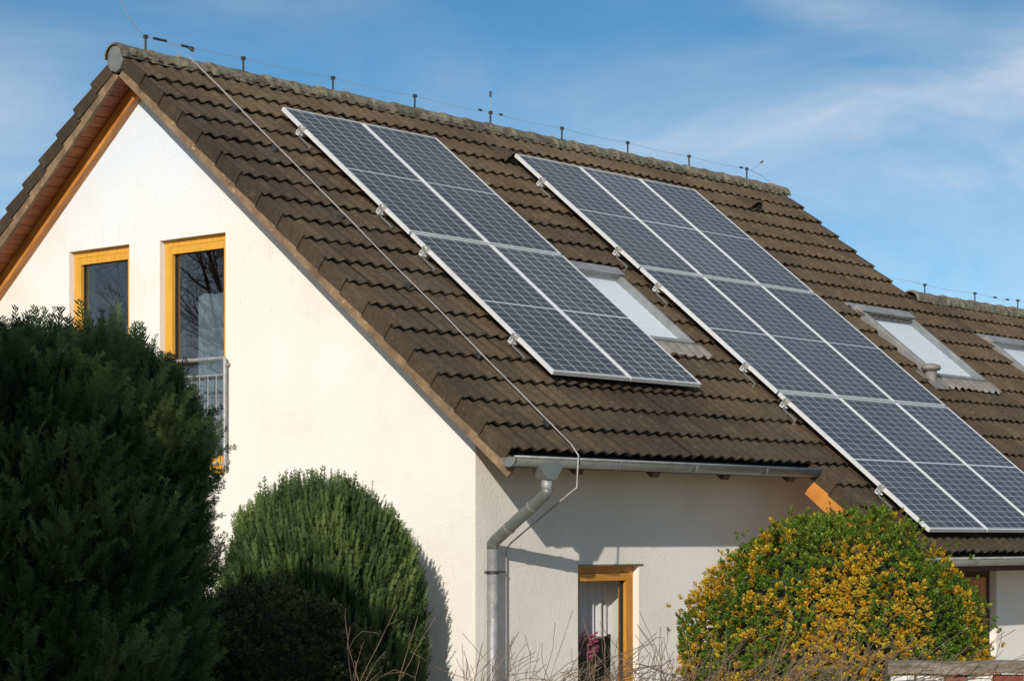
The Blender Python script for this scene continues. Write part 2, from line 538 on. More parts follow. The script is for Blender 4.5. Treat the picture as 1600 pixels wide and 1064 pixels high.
class MB:
    """collects quads and tris (world or local coordinates) for ONE mesh object"""

    def __init__(self):
        self.v = []
        self.f = []
        self.mi = []
        self.c = []

    def add(self, vs, fs, mi=0, col=None):
        o = len(self.v)
        self.v += [tuple(map(float, q)) for q in vs]
        self.f += [tuple(o + i for i in q) for q in fs]
        self.mi += [mi] * len(fs)
        self.c += [col or (1, 1, 1)] * len(vs)

    def hexa(self, p, mi=0, col=None):
        """eight corners: four of one end, then four of the other"""
        self.add(p, [(0, 3, 2, 1), (4, 5, 6, 7), (0, 1, 5, 4), (1, 2, 6, 5), (2, 3, 7, 6), (3, 0, 4, 7)], mi, col)

    def box(self, a, b, mi=0, col=None, fn=None):
        x0, y0, z0 = a
        x1, y1, z1 = b
        p = [(x0, y0, z0), (x1, y0, z0), (x1, y1, z0), (x0, y1, z0), (x0, y0, z1), (x1, y0, z1), (x1, y1, z1), (x0, y1, z1)]
        if fn:
            p = [fn(*q) for q in p]
        self.hexa(p, mi, col)

    def tube(self, pts, r, n=8, mi=0, caps=True, col=None):
        pts = [Vector(q) for q in pts]
        rs = r if isinstance(r, (list, tuple)) else [r] * len(pts)
        ring = []
        up = None
        for i, q in enumerate(pts):
            if i == 0:
                d = pts[1] - q
            elif i == len(pts) - 1:
                d = q - pts[i - 1]
            else:
                d = (pts[i + 1] - q).normalized() + (q - pts[i - 1]).normalized()
            d.normalize()
            if up is None:
                up = Vector((0, 0, 1)) if abs(d.z) < 0.9 else Vector((1, 0, 0))
            s = d.cross(up).normalized()
            up = s.cross(d).normalized()
            ring.append([q + (s * math.cos(2 * math.pi * k / n) + up * math.sin(2 * math.pi * k / n)) * rs[i] for k in range(n)])
        vs = [v for rg_ in ring for v in rg_]
        fs = []
        for i in range(len(pts) - 1):
            for k in range(n):
                fs.append((i * n + k, i * n + (k + 1) % n, (i + 1) * n + (k + 1) % n, (i + 1) * n + k))
        if caps:
            fs.append(tuple(range(n))[::-1])
            fs.append(tuple((len(pts) - 1) * n + k for k in range(n)))
        self.add(vs, fs, mi, col)

    def build(self, name, mats, parent=None, world=True, smooth=False, fix=True):
        me = bpy.data.meshes.new(name)
        v = self.v
        if parent is not None and world:
            off = world_off(parent)
            v = [(a - off[0], b - off[1], c - off[2]) for a, b, c in v]
        me.from_pydata(v, [], self.f)
        if not isinstance(mats, (list, tuple)):
            mats = [mats]
        for m_ in mats:
            me.materials.append(m_)
        me.polygons.foreach_set('material_index', self.mi)
        ca = me.color_attributes.new('Col', 'FLOAT_COLOR', 'POINT')
        ca.data.foreach_set('color', np.hstack([np.array(self.c, np.float32).reshape(-1, 3), np.ones((len(self.c), 1), np.float32)]).ravel())
        if fix:
            bm = bmesh.new()
            bm.from_mesh(me)
            bmesh.ops.recalc_face_normals(bm, faces=bm.faces)
            bm.to_mesh(me)
            bm.free()
        if smooth:
            me.polygons.foreach_set('use_smooth', [True] * len(me.polygons))
        me.update()
        o = bpy.data.objects.new(name, me)
        scene.collection.objects.link(o)
        if parent is not None:
            o.parent = parent
        return o


def world_off(o):
    x = Vector((0, 0, 0))
    while o is not None:
        x = x + o.location
        o = o.parent
    return x


def tag(o, label=None, cat=None, group=None, kind=None):
    if label:
        o['label'] = label
    if cat:
        o['category'] = cat
    if group:
        o['group'] = group
    if kind:
        o['kind'] = kind
    return o


def thing(name, loc, label, cat, group=None, rot=(0, 0, 0)):
    o = bpy.data.objects.new(name, None)
    o.empty_display_size = 0.2
    o.location = loc
    o.rotation_euler = rot
    scene.collection.objects.link(o)
    return tag(o, label, cat, group)


def copy_tree(o, parent=None):
    c = o.copy()
    scene.collection.objects.link(c)
    if parent is not None:
        c.parent = parent
    for ch in [q for q in scene.objects if q.parent == o and q != c]:
        copy_tree(ch, c)
    return c


A = 0.67447                     # roof pitch
CA, SA = math.cos(A), math.sin(A)
GAUGE = 0.31019
YA = 4.436                      # ridge line y
ZA = YA * math.tan(A)
VA = YA / CA
V_LOW = -4 * GAUGE
U_END = 10.1708                    # end of the high roof
V_RIDGE2 = 3.45                 # ridge of the lower roof
U_FAR = 17.0
GROUND = -3.05


def RP(u, v, h=0.0):
    return (u, v * CA - h * SA, v * SA + h * CA)


def RB(u, v, h=0.0):            # rear slope, mirrored about the ridge line; v measured like the front
    x, y, z = RP(u, v, h)
    return (x, 2 * YA - y, z)


# ------------------------------------------------------------ ground
g = MB()
g.add([(-400, -400, GROUND), (600, -400, GROUND), (600, 600, GROUND), (-400, 600, GROUND)], [(0, 1, 2, 3)])
tag(g.build('ground', M['ground']), 'garden ground around the house', kind='structure')

g = MB()  # pale paving added out of sight to bounce warm light onto the walls
g.add([(-1.6, -3.2, GROUND + 0.004), (14, -3.2, GROUND + 0.004), (14, 0.9, GROUND + 0.004), (-1.6, 0.9, GROUND + 0.004)], [(0, 1, 2, 3)])
g.add([(-1.6, 0.9, GROUND + 0.004), (0.6, 0.9, GROUND + 0.004), (0.6, 9.5, GROUND + 0.004), (-1.6, 9.5, GROUND + 0.004)], [(0, 1, 2, 3)])
tag(g.build('bounce_path', M['bouncepaving'], fix=False), 'unseen sandy paving added round the house to bounce warm light', kind='structure')

# ------------------------------------------------------------ house
house = thing('house', (0.35, YA, GROUND), 'white plastered gabled house with brown tiled roof, solar panels and golden window frames', 'house')
house2 = thing('house', (U_END + 0.05, YA, GROUND), 'adjoining lower house with brown tiled roof, its ridge stepped down at the right edge', 'house')

XW = 0.35
WT = 0.30
YF = 0.625
YBK = 2 * YA - YF


def wall(mb, s0, s1, zb, top, holes, place, t=WT, cuts=()):
    """wall as prisms; place(s, z, depth) gives the world point; holes = (sa, sb, za, zb)"""
    ss = sorted(set([s0, s1] + [q for h_ in holes for q in h_[:2]] + list(cuts)))
    ss = [q for q in ss if s0 <= q <= s1]
    for a, b in zip(ss[:-1], ss[1:]):
        hs_ = sorted([h_[2:] for h_ in holes if h_[0] <= a + 1e-6 and h_[1] >= b - 1e-6])
        z = zb
        segs = []
        for ha, hb in hs_:
            segs.append((z, z, ha, ha))
            z = hb
        segs.append((z, z, top(a), top(b)))
        for za0, zb0, za1, zb1 in segs:
            p = [(a, za0), (b, zb0), (b, zb1), (a, za1)]
            mb.hexa([place(s, q, 0) for s, q in p] + [place(s, q, t) for s, q in p])


def roof_under(y):              # underside of the deck
    return min(y, 2 * YA - y) * math.tan(A) - 0.045 / CA


wb = MB()
GW = [(3.456, 4.305, -0.035, 1.983), (4.717, 5.560, -0.035, 1.99)]
wall(wb, YF, YBK, GROUND, roof_under, GW, lambda s, z, d: (XW + d, s, z), cuts=(YA,))
FW = [(1.595, 2.405, -2.15, -0.838)]
wall(wb, XW + WT, 5.55, GROUND, lambda s: YF * math.tan(A) - 0.05, FW, lambda s, z, d: (s, YF + d, z))
YW2 = -0.35
WG = [(5.72, 6.735, -2.85, -0.86)]
wall(wb, 5.55, U_END, GROUND, lambda s: YW2 * math.tan(A) - 0.06, WG, lambda s, z, d: (s, YW2 + d, z))
y1_ = YF + WT
p = [(YW2 + WT, GROUND), (y1_, GROUND), (y1_, y1_ * math.tan(A) - 0.06), (YW2 + WT, (YW2 + WT) * math.tan(A) - 0.06)]
wb.hexa([(5.551, a, b) for a, b in p] + [(5.551 + 0.25, a, b) for a, b in p])
wb.box((XW + WT, YBK - WT, GROUND), (U_END, YBK, YF * math.tan(A) - 0.05))
# upper right gable above the lower roof
for sgn in (0, 1):
    ys = [2.0, YA] if sgn == 0 else [YA, 2 * YA - 2.0]
    p = [(ys[0], 1.3), (ys[1], 1.3), (ys[1], roof_under(ys[1])), (ys[0], roof_under(ys[0]))]
    wb.hexa([(U_END - 0.32, a, b) for a, b in p] + [(U_END - 0.05, a, b) for a, b in p])
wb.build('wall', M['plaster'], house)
wb = MB()
wall(wb, U_END, U_FAR, GROUND, lambda s: YW2 * math.tan(A) - 0.06, [], lambda s, z, d: (s, YW2 + d, z))
wb.box((U_FAR - WT, YW2 + WT, GROUND), (U_FAR, YBK, 0.2))
wb.box((U_END, YBK - WT, GROUND), (U_FAR - WT, YBK, 0.3))
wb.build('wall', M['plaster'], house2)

# roof deck, inner storey floor and room backs
dk = MB()


def slab(mb, u0, u1, v0, v1, h0, h1, P, mi=0):
    mb.hexa([P(u0, v0, h0), P(u1, v0, h0), P(u1, v1, h0), P(u0, v1, h0), P(u0, v0, h1), P(u1, v0, h1), P(u1, v1, h1), P(u0, v1, h1)], mi)


SK = [(3.13, 4.16, 1.76, 2.96), (8.40, 9.46, 1.66, 2.95)]   # skylights u0,u1,v0,v1
SK2 = [(10.86, 11.86, 1.50, 2.66)]
# front deck of the house, bands around the skylight openings


def deck(mb, u0, u1, v0, v1, holes, P):
    us = sorted(set([u0, u1] + [q for h_ in holes for q in h_[:2] if u0 < q < u1]))
    for a, b in zip(us[:-1], us[1:]):
        z = v0
        for h_ in holes:
            if h_[0] <= a + 1e-6 and h_[1] >= b - 1e-6:
                slab(mb, a, b, z, h_[2], -0.04, -0.008, P)
                z = h_[3]
        slab(mb, a, b, z, v1, -0.04, -0.008, P)


deck(dk, 0.03, 4.06, 0.0, VA, SK, RP)
deck(dk, 4.06, U_END, V_LOW, VA, SK, RP)
deck(dk, 0.03, U_END, -0.2, VA, [], RB)
dko = dk.build('soffit_boarding', M['soffit'], house)
# board joints on the underside of the rear overhang: thin battens proud of the deck
bt = MB()
v = -0.2
while v < VA - 0.1:
    slab(bt, 0.05, XW + 0.0, v, v + 0.118, -0.052, -0.041, RB)
    v += 0.125
bt.build('soffit_planking', M['soffit'], house)
dk = MB()
deck(dk, U_END, U_FAR, V_LOW, V_RIDGE2, SK2, RP)
deck(dk, U_END, U_FAR, -0.2, V_RIDGE2, [], lambda u, v, h=0: (u, 2 * V_RIDGE2 * CA - RP(u, v, h)[1], RP(u, v, h)[2]))
dk.build('soffit_boarding', M['soffit'], house2)

# barge boards, beams along the gable, rafter tails
for P, v0, nm in ((RP, -0.10, 'f'), (RB, -0.25, 'b')):
    b = MB()
    slab(b, 0.0, 0.032, v0, VA - 0.02, -0.128, 0.0, P)
    b.build('barge_board', M['verge'], house)
for P, v0 in ((RP, 0.35), (RB, 0.0)):
    b = MB()
    slab(b, XW - 0.075, XW - 0.004, v0, VA - 0.10, -0.165, -0.054, P)
    b.build('gable_rafter', M['beam'], house)
# wing barge board with bright face
b = MB()
slab(b, 4.03, 4.07, V_LOW + 0.05, -0.10, -0.20, 0.012, RP)
bo = b.build('barge_board', M['beam'], house)
bo['label'] = 'bright orange barge board where the lower eave begins'
# fascia boards behind the gutters and dark underlay over the boarding
b = MB()
b.box((0.03, 0.0, -0.085), (4.03, 0.014, -0.012))
b.box((4.07, RP(0, V_LOW)[1], RP(0, V_LOW)[2] - 0.125), (U_END, RP(0, V_LOW)[1] + 0.014, RP(0, V_LOW)[2] - 0.012))
b.build('fascia', M['darkwood'], house)
b = MB()
b.box((U_END, RP(0, V_LOW)[1], RP(0, V_LOW)[2] - 0.125), (U_FAR, RP(0, V_LOW)[1] + 0.014, RP(0, V_LOW)[2] - 0.012))
b.build('fascia', M['darkwood'], house2)
for par_, uu, holes_ in ((house, [(0.035, U_END, 0.01, VA), (4.08, U_END, V_LOW + 0.01, 0.0)], SK), (house2, [(U_END, U_FAR, V_LOW + 0.01, V_RIDGE2)], SK2)):
    b = MB()
    for (ua_, ub_, va_, vb_) in uu:
        us_ = sorted(set([ua_, ub_] + [q for h_ in holes_ if va_ < h_[2] < vb_ for q in h_[:2]]))
        for a_, c_ in zip(us_[:-1], us_[1:]):
            z_ = va_
            for h_ in holes_:
                if h_[0] <= a_ + 1e-6 and h_[1] >= c_ - 1e-6 and va_ < h_[2] < vb_:
                    b.add([RP(a_, z_, 0), RP(c_, z_, 0), RP(c_, h_[2], 0), RP(a_, h_[2], 0)], [(0, 1, 2, 3)])
                    z_ = h_[3]
            b.add([RP(a_, z_, 0), RP(c_, z_, 0), RP(c_, vb_, 0), RP(a_, vb_, 0)], [(0, 1, 2, 3)])
    b.build('underlay', M['darkgap'], par_, fix=False)
for u in [0.75 + 0.98 * k for k in range(4)]:
    b = MB()
    slab(b, u + 0.17, u + 0.27, 0.02, 0.72, -0.17, -0.046, RP)
    b.build('rafter_tail', M['darkwood'], house)
for u in [4.75 + 0.98 * k for k in range(6)]:
    b = MB()
    slab(b, u, u + 0.1, V_LOW + 0.02, V_LOW + 0.8, -0.17, -0.046, RP)
    b.build('rafter_tail', M['darkwood'], house)

# ------------------------------------------------------------ roof tiles
TW = 0.2865
WAVE = TW / 2


def wave(u):
    c_ = 0.5 + 0.5 * math.cos(2 * math.pi * (u / WAVE - 0.5))
    return 0.030 * c_ ** 0.85


def tile_field(mb, u0, u1, v0, v1, P, verge_left=False, verge_right=False, holes=(), seed=1, vr_from=-9):
    rr = random.Random(seed)
    k0 = round(v0 / GAUGE)
    kn = math.ceil((v1 - 1e-3) / GAUGE)
    us = [u0]
    j = math.floor(u0 / TW) + 1
    while j * TW < u1 - 0.03:
        if j * TW > us[-1] + 0.03:
            us.append(j * TW)
        j += 1
    us.append(u1)
    for k in range(k0, kn):
        va = k * GAUGE
        vb = min(va + GAUGE + 0.02, v1)
        for a, b_ in zip(us[:-1], us[1:]):
            um, vm = (a + b_) / 2, (va + vb) / 2
            if any(h_[0] < um < h_[1] and h_[2] < vm < h_[3] for h_ in holes):
                continue
            dh = rr.uniform(-0.0035, 0.0035)
            dv = rr.uniform(-0.006, 0.006)
            tl = rr.uniform(-0.003, 0.003)
            base = rr.gauss(1.0, 0.085)
            warm = rr.gauss(0, 0.03)
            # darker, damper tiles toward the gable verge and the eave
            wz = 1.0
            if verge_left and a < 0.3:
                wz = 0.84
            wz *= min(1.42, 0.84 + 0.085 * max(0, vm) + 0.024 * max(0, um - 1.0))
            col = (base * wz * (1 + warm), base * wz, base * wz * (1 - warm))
            n = max(3, round((b_ - a) / WAVE * 7))
            vs = []
            for i in range(n + 1):
                u = a + 0.0015 + (b_ - a - 0.003) * i / n
                wv = wave(u)
                if i == 0:
                    wv += 0.004
                if i == n:
                    wv -= 0.004
                t0 = (u - a) / (b_ - a) - 0.5
                hl = 0.057 + wv + dh + tl * t0
                hh = 0.022 + wv + dh + tl * t0
                vs += [P(u, va + dv, hl - 0.017), P(u, va + dv - 0.002, hl - 0.004), P(u, va + dv + 0.004, hl), P(u, (va + vb) / 2, (hl + hh) / 2 - 0.001), P(u, vb, hh),
                       P(u, va + dv + 0.06, hl - 0.022)]
            fs = []
            for i in range(n):
                q, r_ = i * 6, (i + 1) * 6
                for s in range(4):
                    fs.append((q + s, r_ + s, r_ + s + 1, q + s + 1))
                fs.append((q + 5, r_ + 5, r_, q))
            mb.add(vs, fs, 0, col)
        for flag, ue, sg in ((verge_left, u0, -1), (verge_right, u1, 1)):
            if not flag or (sg == 1 and va < vr_from - 0.05):
                continue
            col = tuple([rr.uniform(0.72, 0.95)] * 3)
            dv = rr.uniform(-0.006, 0.006)
            x0, x1 = ue + sg * 0.020, ue + sg * 0.002
            y0, y1 = ue + sg * 0.006, ue - sg * 0.012
            vv = min(va + GAUGE + 0.012, v1 + 0.01)
            mb.hexa([P(x0, va + dv, -0.040), P(x1, va + dv, -0.040), P(x1, va + dv, 0.084), P(x0, va + dv, 0.080),
                     P(y0, vv, -0.066), P(y1, vv, -0.066), P(y1, vv, 0.050), P(y0, vv, 0.046)], 0, col)


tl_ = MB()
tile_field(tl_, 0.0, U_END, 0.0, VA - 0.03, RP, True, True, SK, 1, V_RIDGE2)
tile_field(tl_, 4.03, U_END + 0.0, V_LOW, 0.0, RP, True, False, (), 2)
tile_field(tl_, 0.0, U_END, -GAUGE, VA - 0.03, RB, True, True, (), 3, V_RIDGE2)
roof = tl_.build('roof', M['tile'], house, fix=False)
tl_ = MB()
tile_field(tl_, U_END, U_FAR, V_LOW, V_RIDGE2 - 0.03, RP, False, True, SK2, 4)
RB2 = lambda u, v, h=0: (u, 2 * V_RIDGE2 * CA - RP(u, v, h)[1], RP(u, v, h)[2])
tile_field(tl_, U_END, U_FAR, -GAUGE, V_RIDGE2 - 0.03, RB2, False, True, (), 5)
roof2 = tl_.build('roof', M['tile'], house2, fix=False)


def ridge(y, z, x0, x1, r, parent, seed):
    """half-round ridge tiles, each lapping the next"""
    rr = random.Random(seed)
    mb = MB()
    x = x0
    while x < x1 - 0.05:
        ln = min(0.345, x1 - x + 0.03)
        cn = rr.uniform(0.88, 1.15)
        dz = rr.uniform(-0.004, 0.006)
        n = 11
        vs = []
        prof = [(0.0, 1.0), (0.03, 1.06), (0.06, 1.06), (0.09, 1.0), (ln + 0.04, 0.93)]
        for s, k in prof:
            for q in (0, 1):
                rad = (r - 0.018 * q) * k
                for i in range(n + 1):
                    an = math.radians(-8 + 196 * i / n)
                    vs.append((x + s, y - rad * 0.98 * math.cos(an), z + dz + rad * math.sin(an) * 0.94))
        fs = []
        m_ = n + 1
        for j in range(len(prof) - 1):
            for i in range(n):
                o0 = j * 2 * m_ + i
                o1 = (j + 1) * 2 * m_ + i
                fs.append((o0, o0 + 1, o1 + 1, o1))
        for i in range(n):
            fs.append((i, i + m_, i + m_ + 1, i + 1))
            e = (len(prof) - 1) * 2 * m_
            fs.append((e + i, e + i + 1, e + i + m_ + 1, e + i + m_))
        mb.add(vs, fs, 0, (cn, cn, cn))
        x += 0.345
    return mb.build('ridge_tiles', M['lichen'], parent, smooth=False)


ZR = ZA - 0.005
ridge(YA, ZR + 0.0, -0.062, U_END + 0.03, 0.122, house, 1)
ridge(V_RIDGE2 * CA, V_RIDGE2 * SA, U_END + 0.12, U_FAR, 0.122, house2, 2)
# dark lath/mortar line under the ridge tiles
for (y, z, x0, x1, par) in ((YA, ZA, 0.0, U_END, house), (V_RIDGE2 * CA, V_RIDGE2 * SA, U_END + 0.05, U_FAR, house2)):
    b = MB()
    b.box((x0 + 0.02, y - 0.085, z - 0.06), (x1 - 0.02, y + 0.085, z + 0.04))
    b.build('ridge_batten', M['darkgap'], par)
# round end cap at the gable apex
b = MB()
vs = [(-0.048, YA, ZR - 0.01)]
n = 10
rim = []
for i in range(n):
    an = 2 * math.pi * (i + 0.5) / n
    rim.append((math.cos(an) * 0.108, math.sin(an) * 0.122))
vs += [(-0.046, YA + a_ * 0.72, ZR - 0.01 + b_ * 0.72) for a_, b_ in rim]
vs += [(-0.040, YA + a_, ZR - 0.01 + b_) for a_, b_ in rim]
vs += [(0.02, YA + a_, ZR - 0.01 + b_) for a_, b_ in rim]
fs = [(0, 1 + i, 1 + (i + 1) % n) for i in range(n)]
for j in range(2):
    fs += [(1 + j * n + i, 1 + (j + 1) * n + i, 1 + (j + 1) * n + (i + 1) % n, 1 + j * n + (i + 1) % n) for i in range(n)]
b.add(vs, fs)
b.build('ridge_end_cap', M['zinc'], house)

# ------------------------------------------------------------ windows


def window(par, name, place, s0, s1, z0, z1, depth, fw=0.105, label=None, mat_f='frame', mat_o=None, mat_g='glass'):
    """place(s, z, d): d goes into the wall"""
    P = lambda s, d, z: place(s, z, d)
    fr = MB()

    def ring(a0, a1, c0, c1, wd, d0, d1):
        wn = min(wd, 0.4 * wd + 0.004)           # on the near side most of the frame sits behind the plaster
        fr.box((a0, d0, c0), (a0 + wn, d1, c1), fn=P)
        fr.box((a1 - wd, d0, c0), (a1, d1, c1), fn=P)
        fr.box((a0 + wn, d0, c1 - wd), (a1 - wd, d1, c1), fn=P)
        fr.box((a0 + wn, d0, c0), (a1 - wd, d1, c0 + wd), fn=P)
    e = 0.003
    ring(s0 + e, s1 - e, z0 + e, z1 - e, fw * 0.42, depth, depth + 0.08)
    root = fr.build(name, M[mat_o or mat_f], par)
    if label:
        root['label'] = label
    fr = MB()
    o = fw * 0.42 + 0.010
    ring(s0 + o * 0.4 + 0.004, s1 - o, z0 + o, z1 - o, fw * 0.5, depth - 0.020, depth + 0.066)
    fr.build('sash', M[mat_f], root)
    fr = MB()
    q = fw - 0.006
    ring(s0 + q * 0.42 + 0.006, s1 - q, z0 + q, z1 - q, 0.012, depth + 0.012, depth + 0.05)
    fr.build('glazing_seal', M['darkgap'], root)
    gl = MB()
    q = fw
    q0 = fw * 0.42 + 0.006
    gl.add([place(s0 + q0, z0 + q, depth + 0.024), place(s1 - q, z0 + q, depth + 0.024), place(s1 - q, z1 - q, depth + 0.024), place(s0 + q0, z1 - q, depth + 0.024)], [(0, 1, 2, 3)])
    gl.build('pane', M[mat_g], root)
    return root


gp = lambda s, z, d: (XW + d, s, z)
w1 = window(house, 'window', gp, *GW[1][:2], *GW[1][2:], 0.055, 0.125, label='upper gable window at the far left, half behind the dark hedge')
w2 = window(house, 'window', gp, *GW[0][:2], *GW[0][2:], 0.055, 0.125, label='tall upper gable window with a metal railing before it')
fp = lambda s, z, d: (s, YF + d, z)
w3 = window(house, 'window', fp, *FW[0][:2], *FW[0][2:], 0.06, 0.12, label='ground floor window with white curtain', mat_f='framelow', mat_g='clearglass')
wp = lambda s, z, d: (s, YW2 + d, z)
w4 = window(house, 'door', wp, *WG[0][:2], *WG[0][2:], 0.07, fw=0.25, label='shaded window door under the lower eave', mat_f='beam', mat_o='darkwood')
# sills
b = MB()
b.box((XW - 0.05, GW[0][0] - 0.0, -0.052), (XW + 0.05, GW[0][1], -0.036))
b.build('sill', M['frame'], w2)
b = MB()
b.box((1.56, YF - 0.05, -2.175), (2.44, YF + 0.05, -2.152))
b.build('sill', M['sill'], w3)
# dark strip put in for the shadow line along the lintel
b = MB()
b.box((1.60, YF - 0.012, -0.834), (2.45, YF - 0.001, -0.822))
b.build('lintel_shadow_strip', M['sill'], w3)

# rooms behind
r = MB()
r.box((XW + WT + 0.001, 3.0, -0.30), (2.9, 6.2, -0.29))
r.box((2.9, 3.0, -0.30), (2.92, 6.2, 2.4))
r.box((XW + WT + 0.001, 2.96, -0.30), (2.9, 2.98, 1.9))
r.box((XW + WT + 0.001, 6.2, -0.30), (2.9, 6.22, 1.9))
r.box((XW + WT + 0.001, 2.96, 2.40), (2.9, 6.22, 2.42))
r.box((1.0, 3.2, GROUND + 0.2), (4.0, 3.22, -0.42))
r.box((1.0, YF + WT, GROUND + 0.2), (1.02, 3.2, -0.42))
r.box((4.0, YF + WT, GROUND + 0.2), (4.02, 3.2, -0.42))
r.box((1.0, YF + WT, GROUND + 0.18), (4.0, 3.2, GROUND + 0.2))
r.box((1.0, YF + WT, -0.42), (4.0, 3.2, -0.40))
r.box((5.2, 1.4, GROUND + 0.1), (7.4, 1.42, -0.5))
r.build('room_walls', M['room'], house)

# curtain behind the ground floor window
b = MB()
vs, fs = [], []
nx = 120
for i in range(nx + 1):
    s = i / nx
    x = 1.62 + 1.2 * s
    dy = 0.022 * math.sin(s * 82) + 0.012 * math.sin(s * 33 + 1)
    for z in (-0.86, -1.1, -1.42 - 0.05 * math.sin(s * 5), -2.1):
        vs.append((x, YF + 0.30 + dy * (1 + 0.3 * (-0.86 - z)), z))
for i in range(nx):
    for j in range(3):
        a_ = i * 4 + j
        if j == 2 and 0.12 < i / nx < 0.80:
            continue
        fs.append((a_, a_ + 4, a_ + 5, a_ + 1))
b.add(vs, fs)
tag(b.build('curtain', M['curtain'], smooth=True, fix=False), 'white sheer curtain hanging inside the ground floor window', 'curtain')

# made-up grey-blue net standing in for a reflection in the tall gable window
b = MB()
vs, fs = [], []
nx = 70
for i in range(nx + 1):
    q = i / nx
    y = 3.47 + 0.60 * q
    dx = 0.016 * math.sin(q * 44) + 0.008 * math.sin(q * 19 + 2)
    for z in (1.58 - 0.10 * q + 0.02 * math.sin(q * 9), 1.0, 0.5, -0.02):
        vs.append((XW + 0.23 + dx, y, z))
for i in range(nx):
    for j in range(3):
        fs.append((i * 4 + j, i * 4 + 4 + j, i * 4 + 5 + j, i * 4 + 1 + j))
b.add(vs, fs)
tag(b.build('curtain', M['reflectnet'], smooth=True, fix=False), 'grey-blue net added behind the tall gable window in place of a reflection', 'curtain')

# flowering pot plant on the inner sill
fl = thing('flower_pot', (2.00, YF + 0.22, -2.0), 'pink flowering pot plant inside the ground floor window', 'pot plant')
b = MB()
b.tube([(2.00, YF + 0.22, -2.0), (2.00, YF + 0.22, -1.86)], [0.045, 0.06], 14)
b.build('pot', M['pot'], fl)
b = MB()
st = random.Random(5)
heads = []
for k in range(13):
    hx, hy_, hz = 2.00 + st.uniform(-0.10, 0.10), YF + 0.21 + st.uniform(-0.02, 0.03), -1.47 + st.uniform(-0.10, 0.07)
    heads.append((hx, hy_, hz))
    b.tube([(2.00, YF + 0.22, -1.87), ((2.00 + hx) / 2 + 0.02, YF + 0.22, -1.66), (hx, hy_, hz)], 0.003, 5)
b.build('stem', M['bark'], fl)
b = MB()
for hx, hy_, hz in heads:
    for k in range(9):
        an = k * 2.4
        d = Vector((math.cos(an), math.sin(an) * 0.6 - 0.3, math.sin(an * 1.7) * 0.8)).normalized()
        s = d.cross(Vector((0, 0, 1))).normalized() * 0.022
        c = Vector((hx, hy_, hz))
        b.add([c, c + d * 0.025 + s, c + d * 0.05, c + d * 0.025 - s], [(0, 1, 2, 3)])
b.build('flowers', M['pink'], fl, fix=False)
# chair standing in the room
ch = thing('chair', (2.77, 1.35, GROUND + 0.2), 'dark grey chair back seen through the ground floor window', 'chair')
b = MB()
b.box((2.55, 1.15, -2.42), (2.99, 1.55, -2.34))
b.build('seat', M['chair'], ch)
b = MB()
b.hexa([(2.58, 1.12, -2.34), (2.96, 1.12, -2.34), (2.96, 1.17, -2.34), (2.58, 1.17, -2.34), (2.61, 1.06, -1.36), (2.92, 1.06, -1.36), (2.92, 1.10, -1.36), (2.61, 1.10, -1.36)])
b.build('backrest', M['chair'], ch)
for lx, ly in ((2.57, 1.17), (2.97, 1.17), (2.57, 1.53), (2.97, 1.53)):
    b = MB()
    b.tube([(lx, ly, GROUND + 0.2), (lx, ly, -2.42)], [0.014, 0.02], 8)
    b.build('leg', M['bark'], ch)

# ------------------------------------------------------------ railing before the tall window
XR = XW - 0.055
rl = thing('railing', (XR, 3.9, -0.05), 'galvanised steel railing fixed before the tall gable window', 'railing')
y0, y1 = 3.405, 4.36
for yy in (y0, y1):
    b = MB()
    b.tube([(XR, yy, -0.03), (XR, yy, 0.90), (XR, yy + (0.01 if yy == y0 else -0.01), 0.915)], 0.017, 10)
    b.build('post', M['galv'], rl)
for zz, rd in ((0.912, 0.016), (0.77, 0.010), (0.02, 0.010)):
    b = MB()
    b.tube([(XR, y0, zz), (XR, y1, zz)], rd, 10)
    b.build('rail', M['galv'], rl)
for k in range(1, 9):
    yy = y0 + (y1 - y0) * k / 9
    b = MB()
    b.tube([(XR, yy, 0.02), (XR, yy, 0.77)], 0.005, 6)
    b.build('baluster', M['galv'], rl)
for yy in (y0, y1):
    for zz in (0.86, 0.04):
        b = MB()
        b.box((XR, yy - 0.012, zz - 0.012), (XW - 0.001, yy + 0.012, zz + 0.012))
        b.build('wall_bracket', M['galv'], rl)

# ------------------------------------------------------------ gutters and downpipe


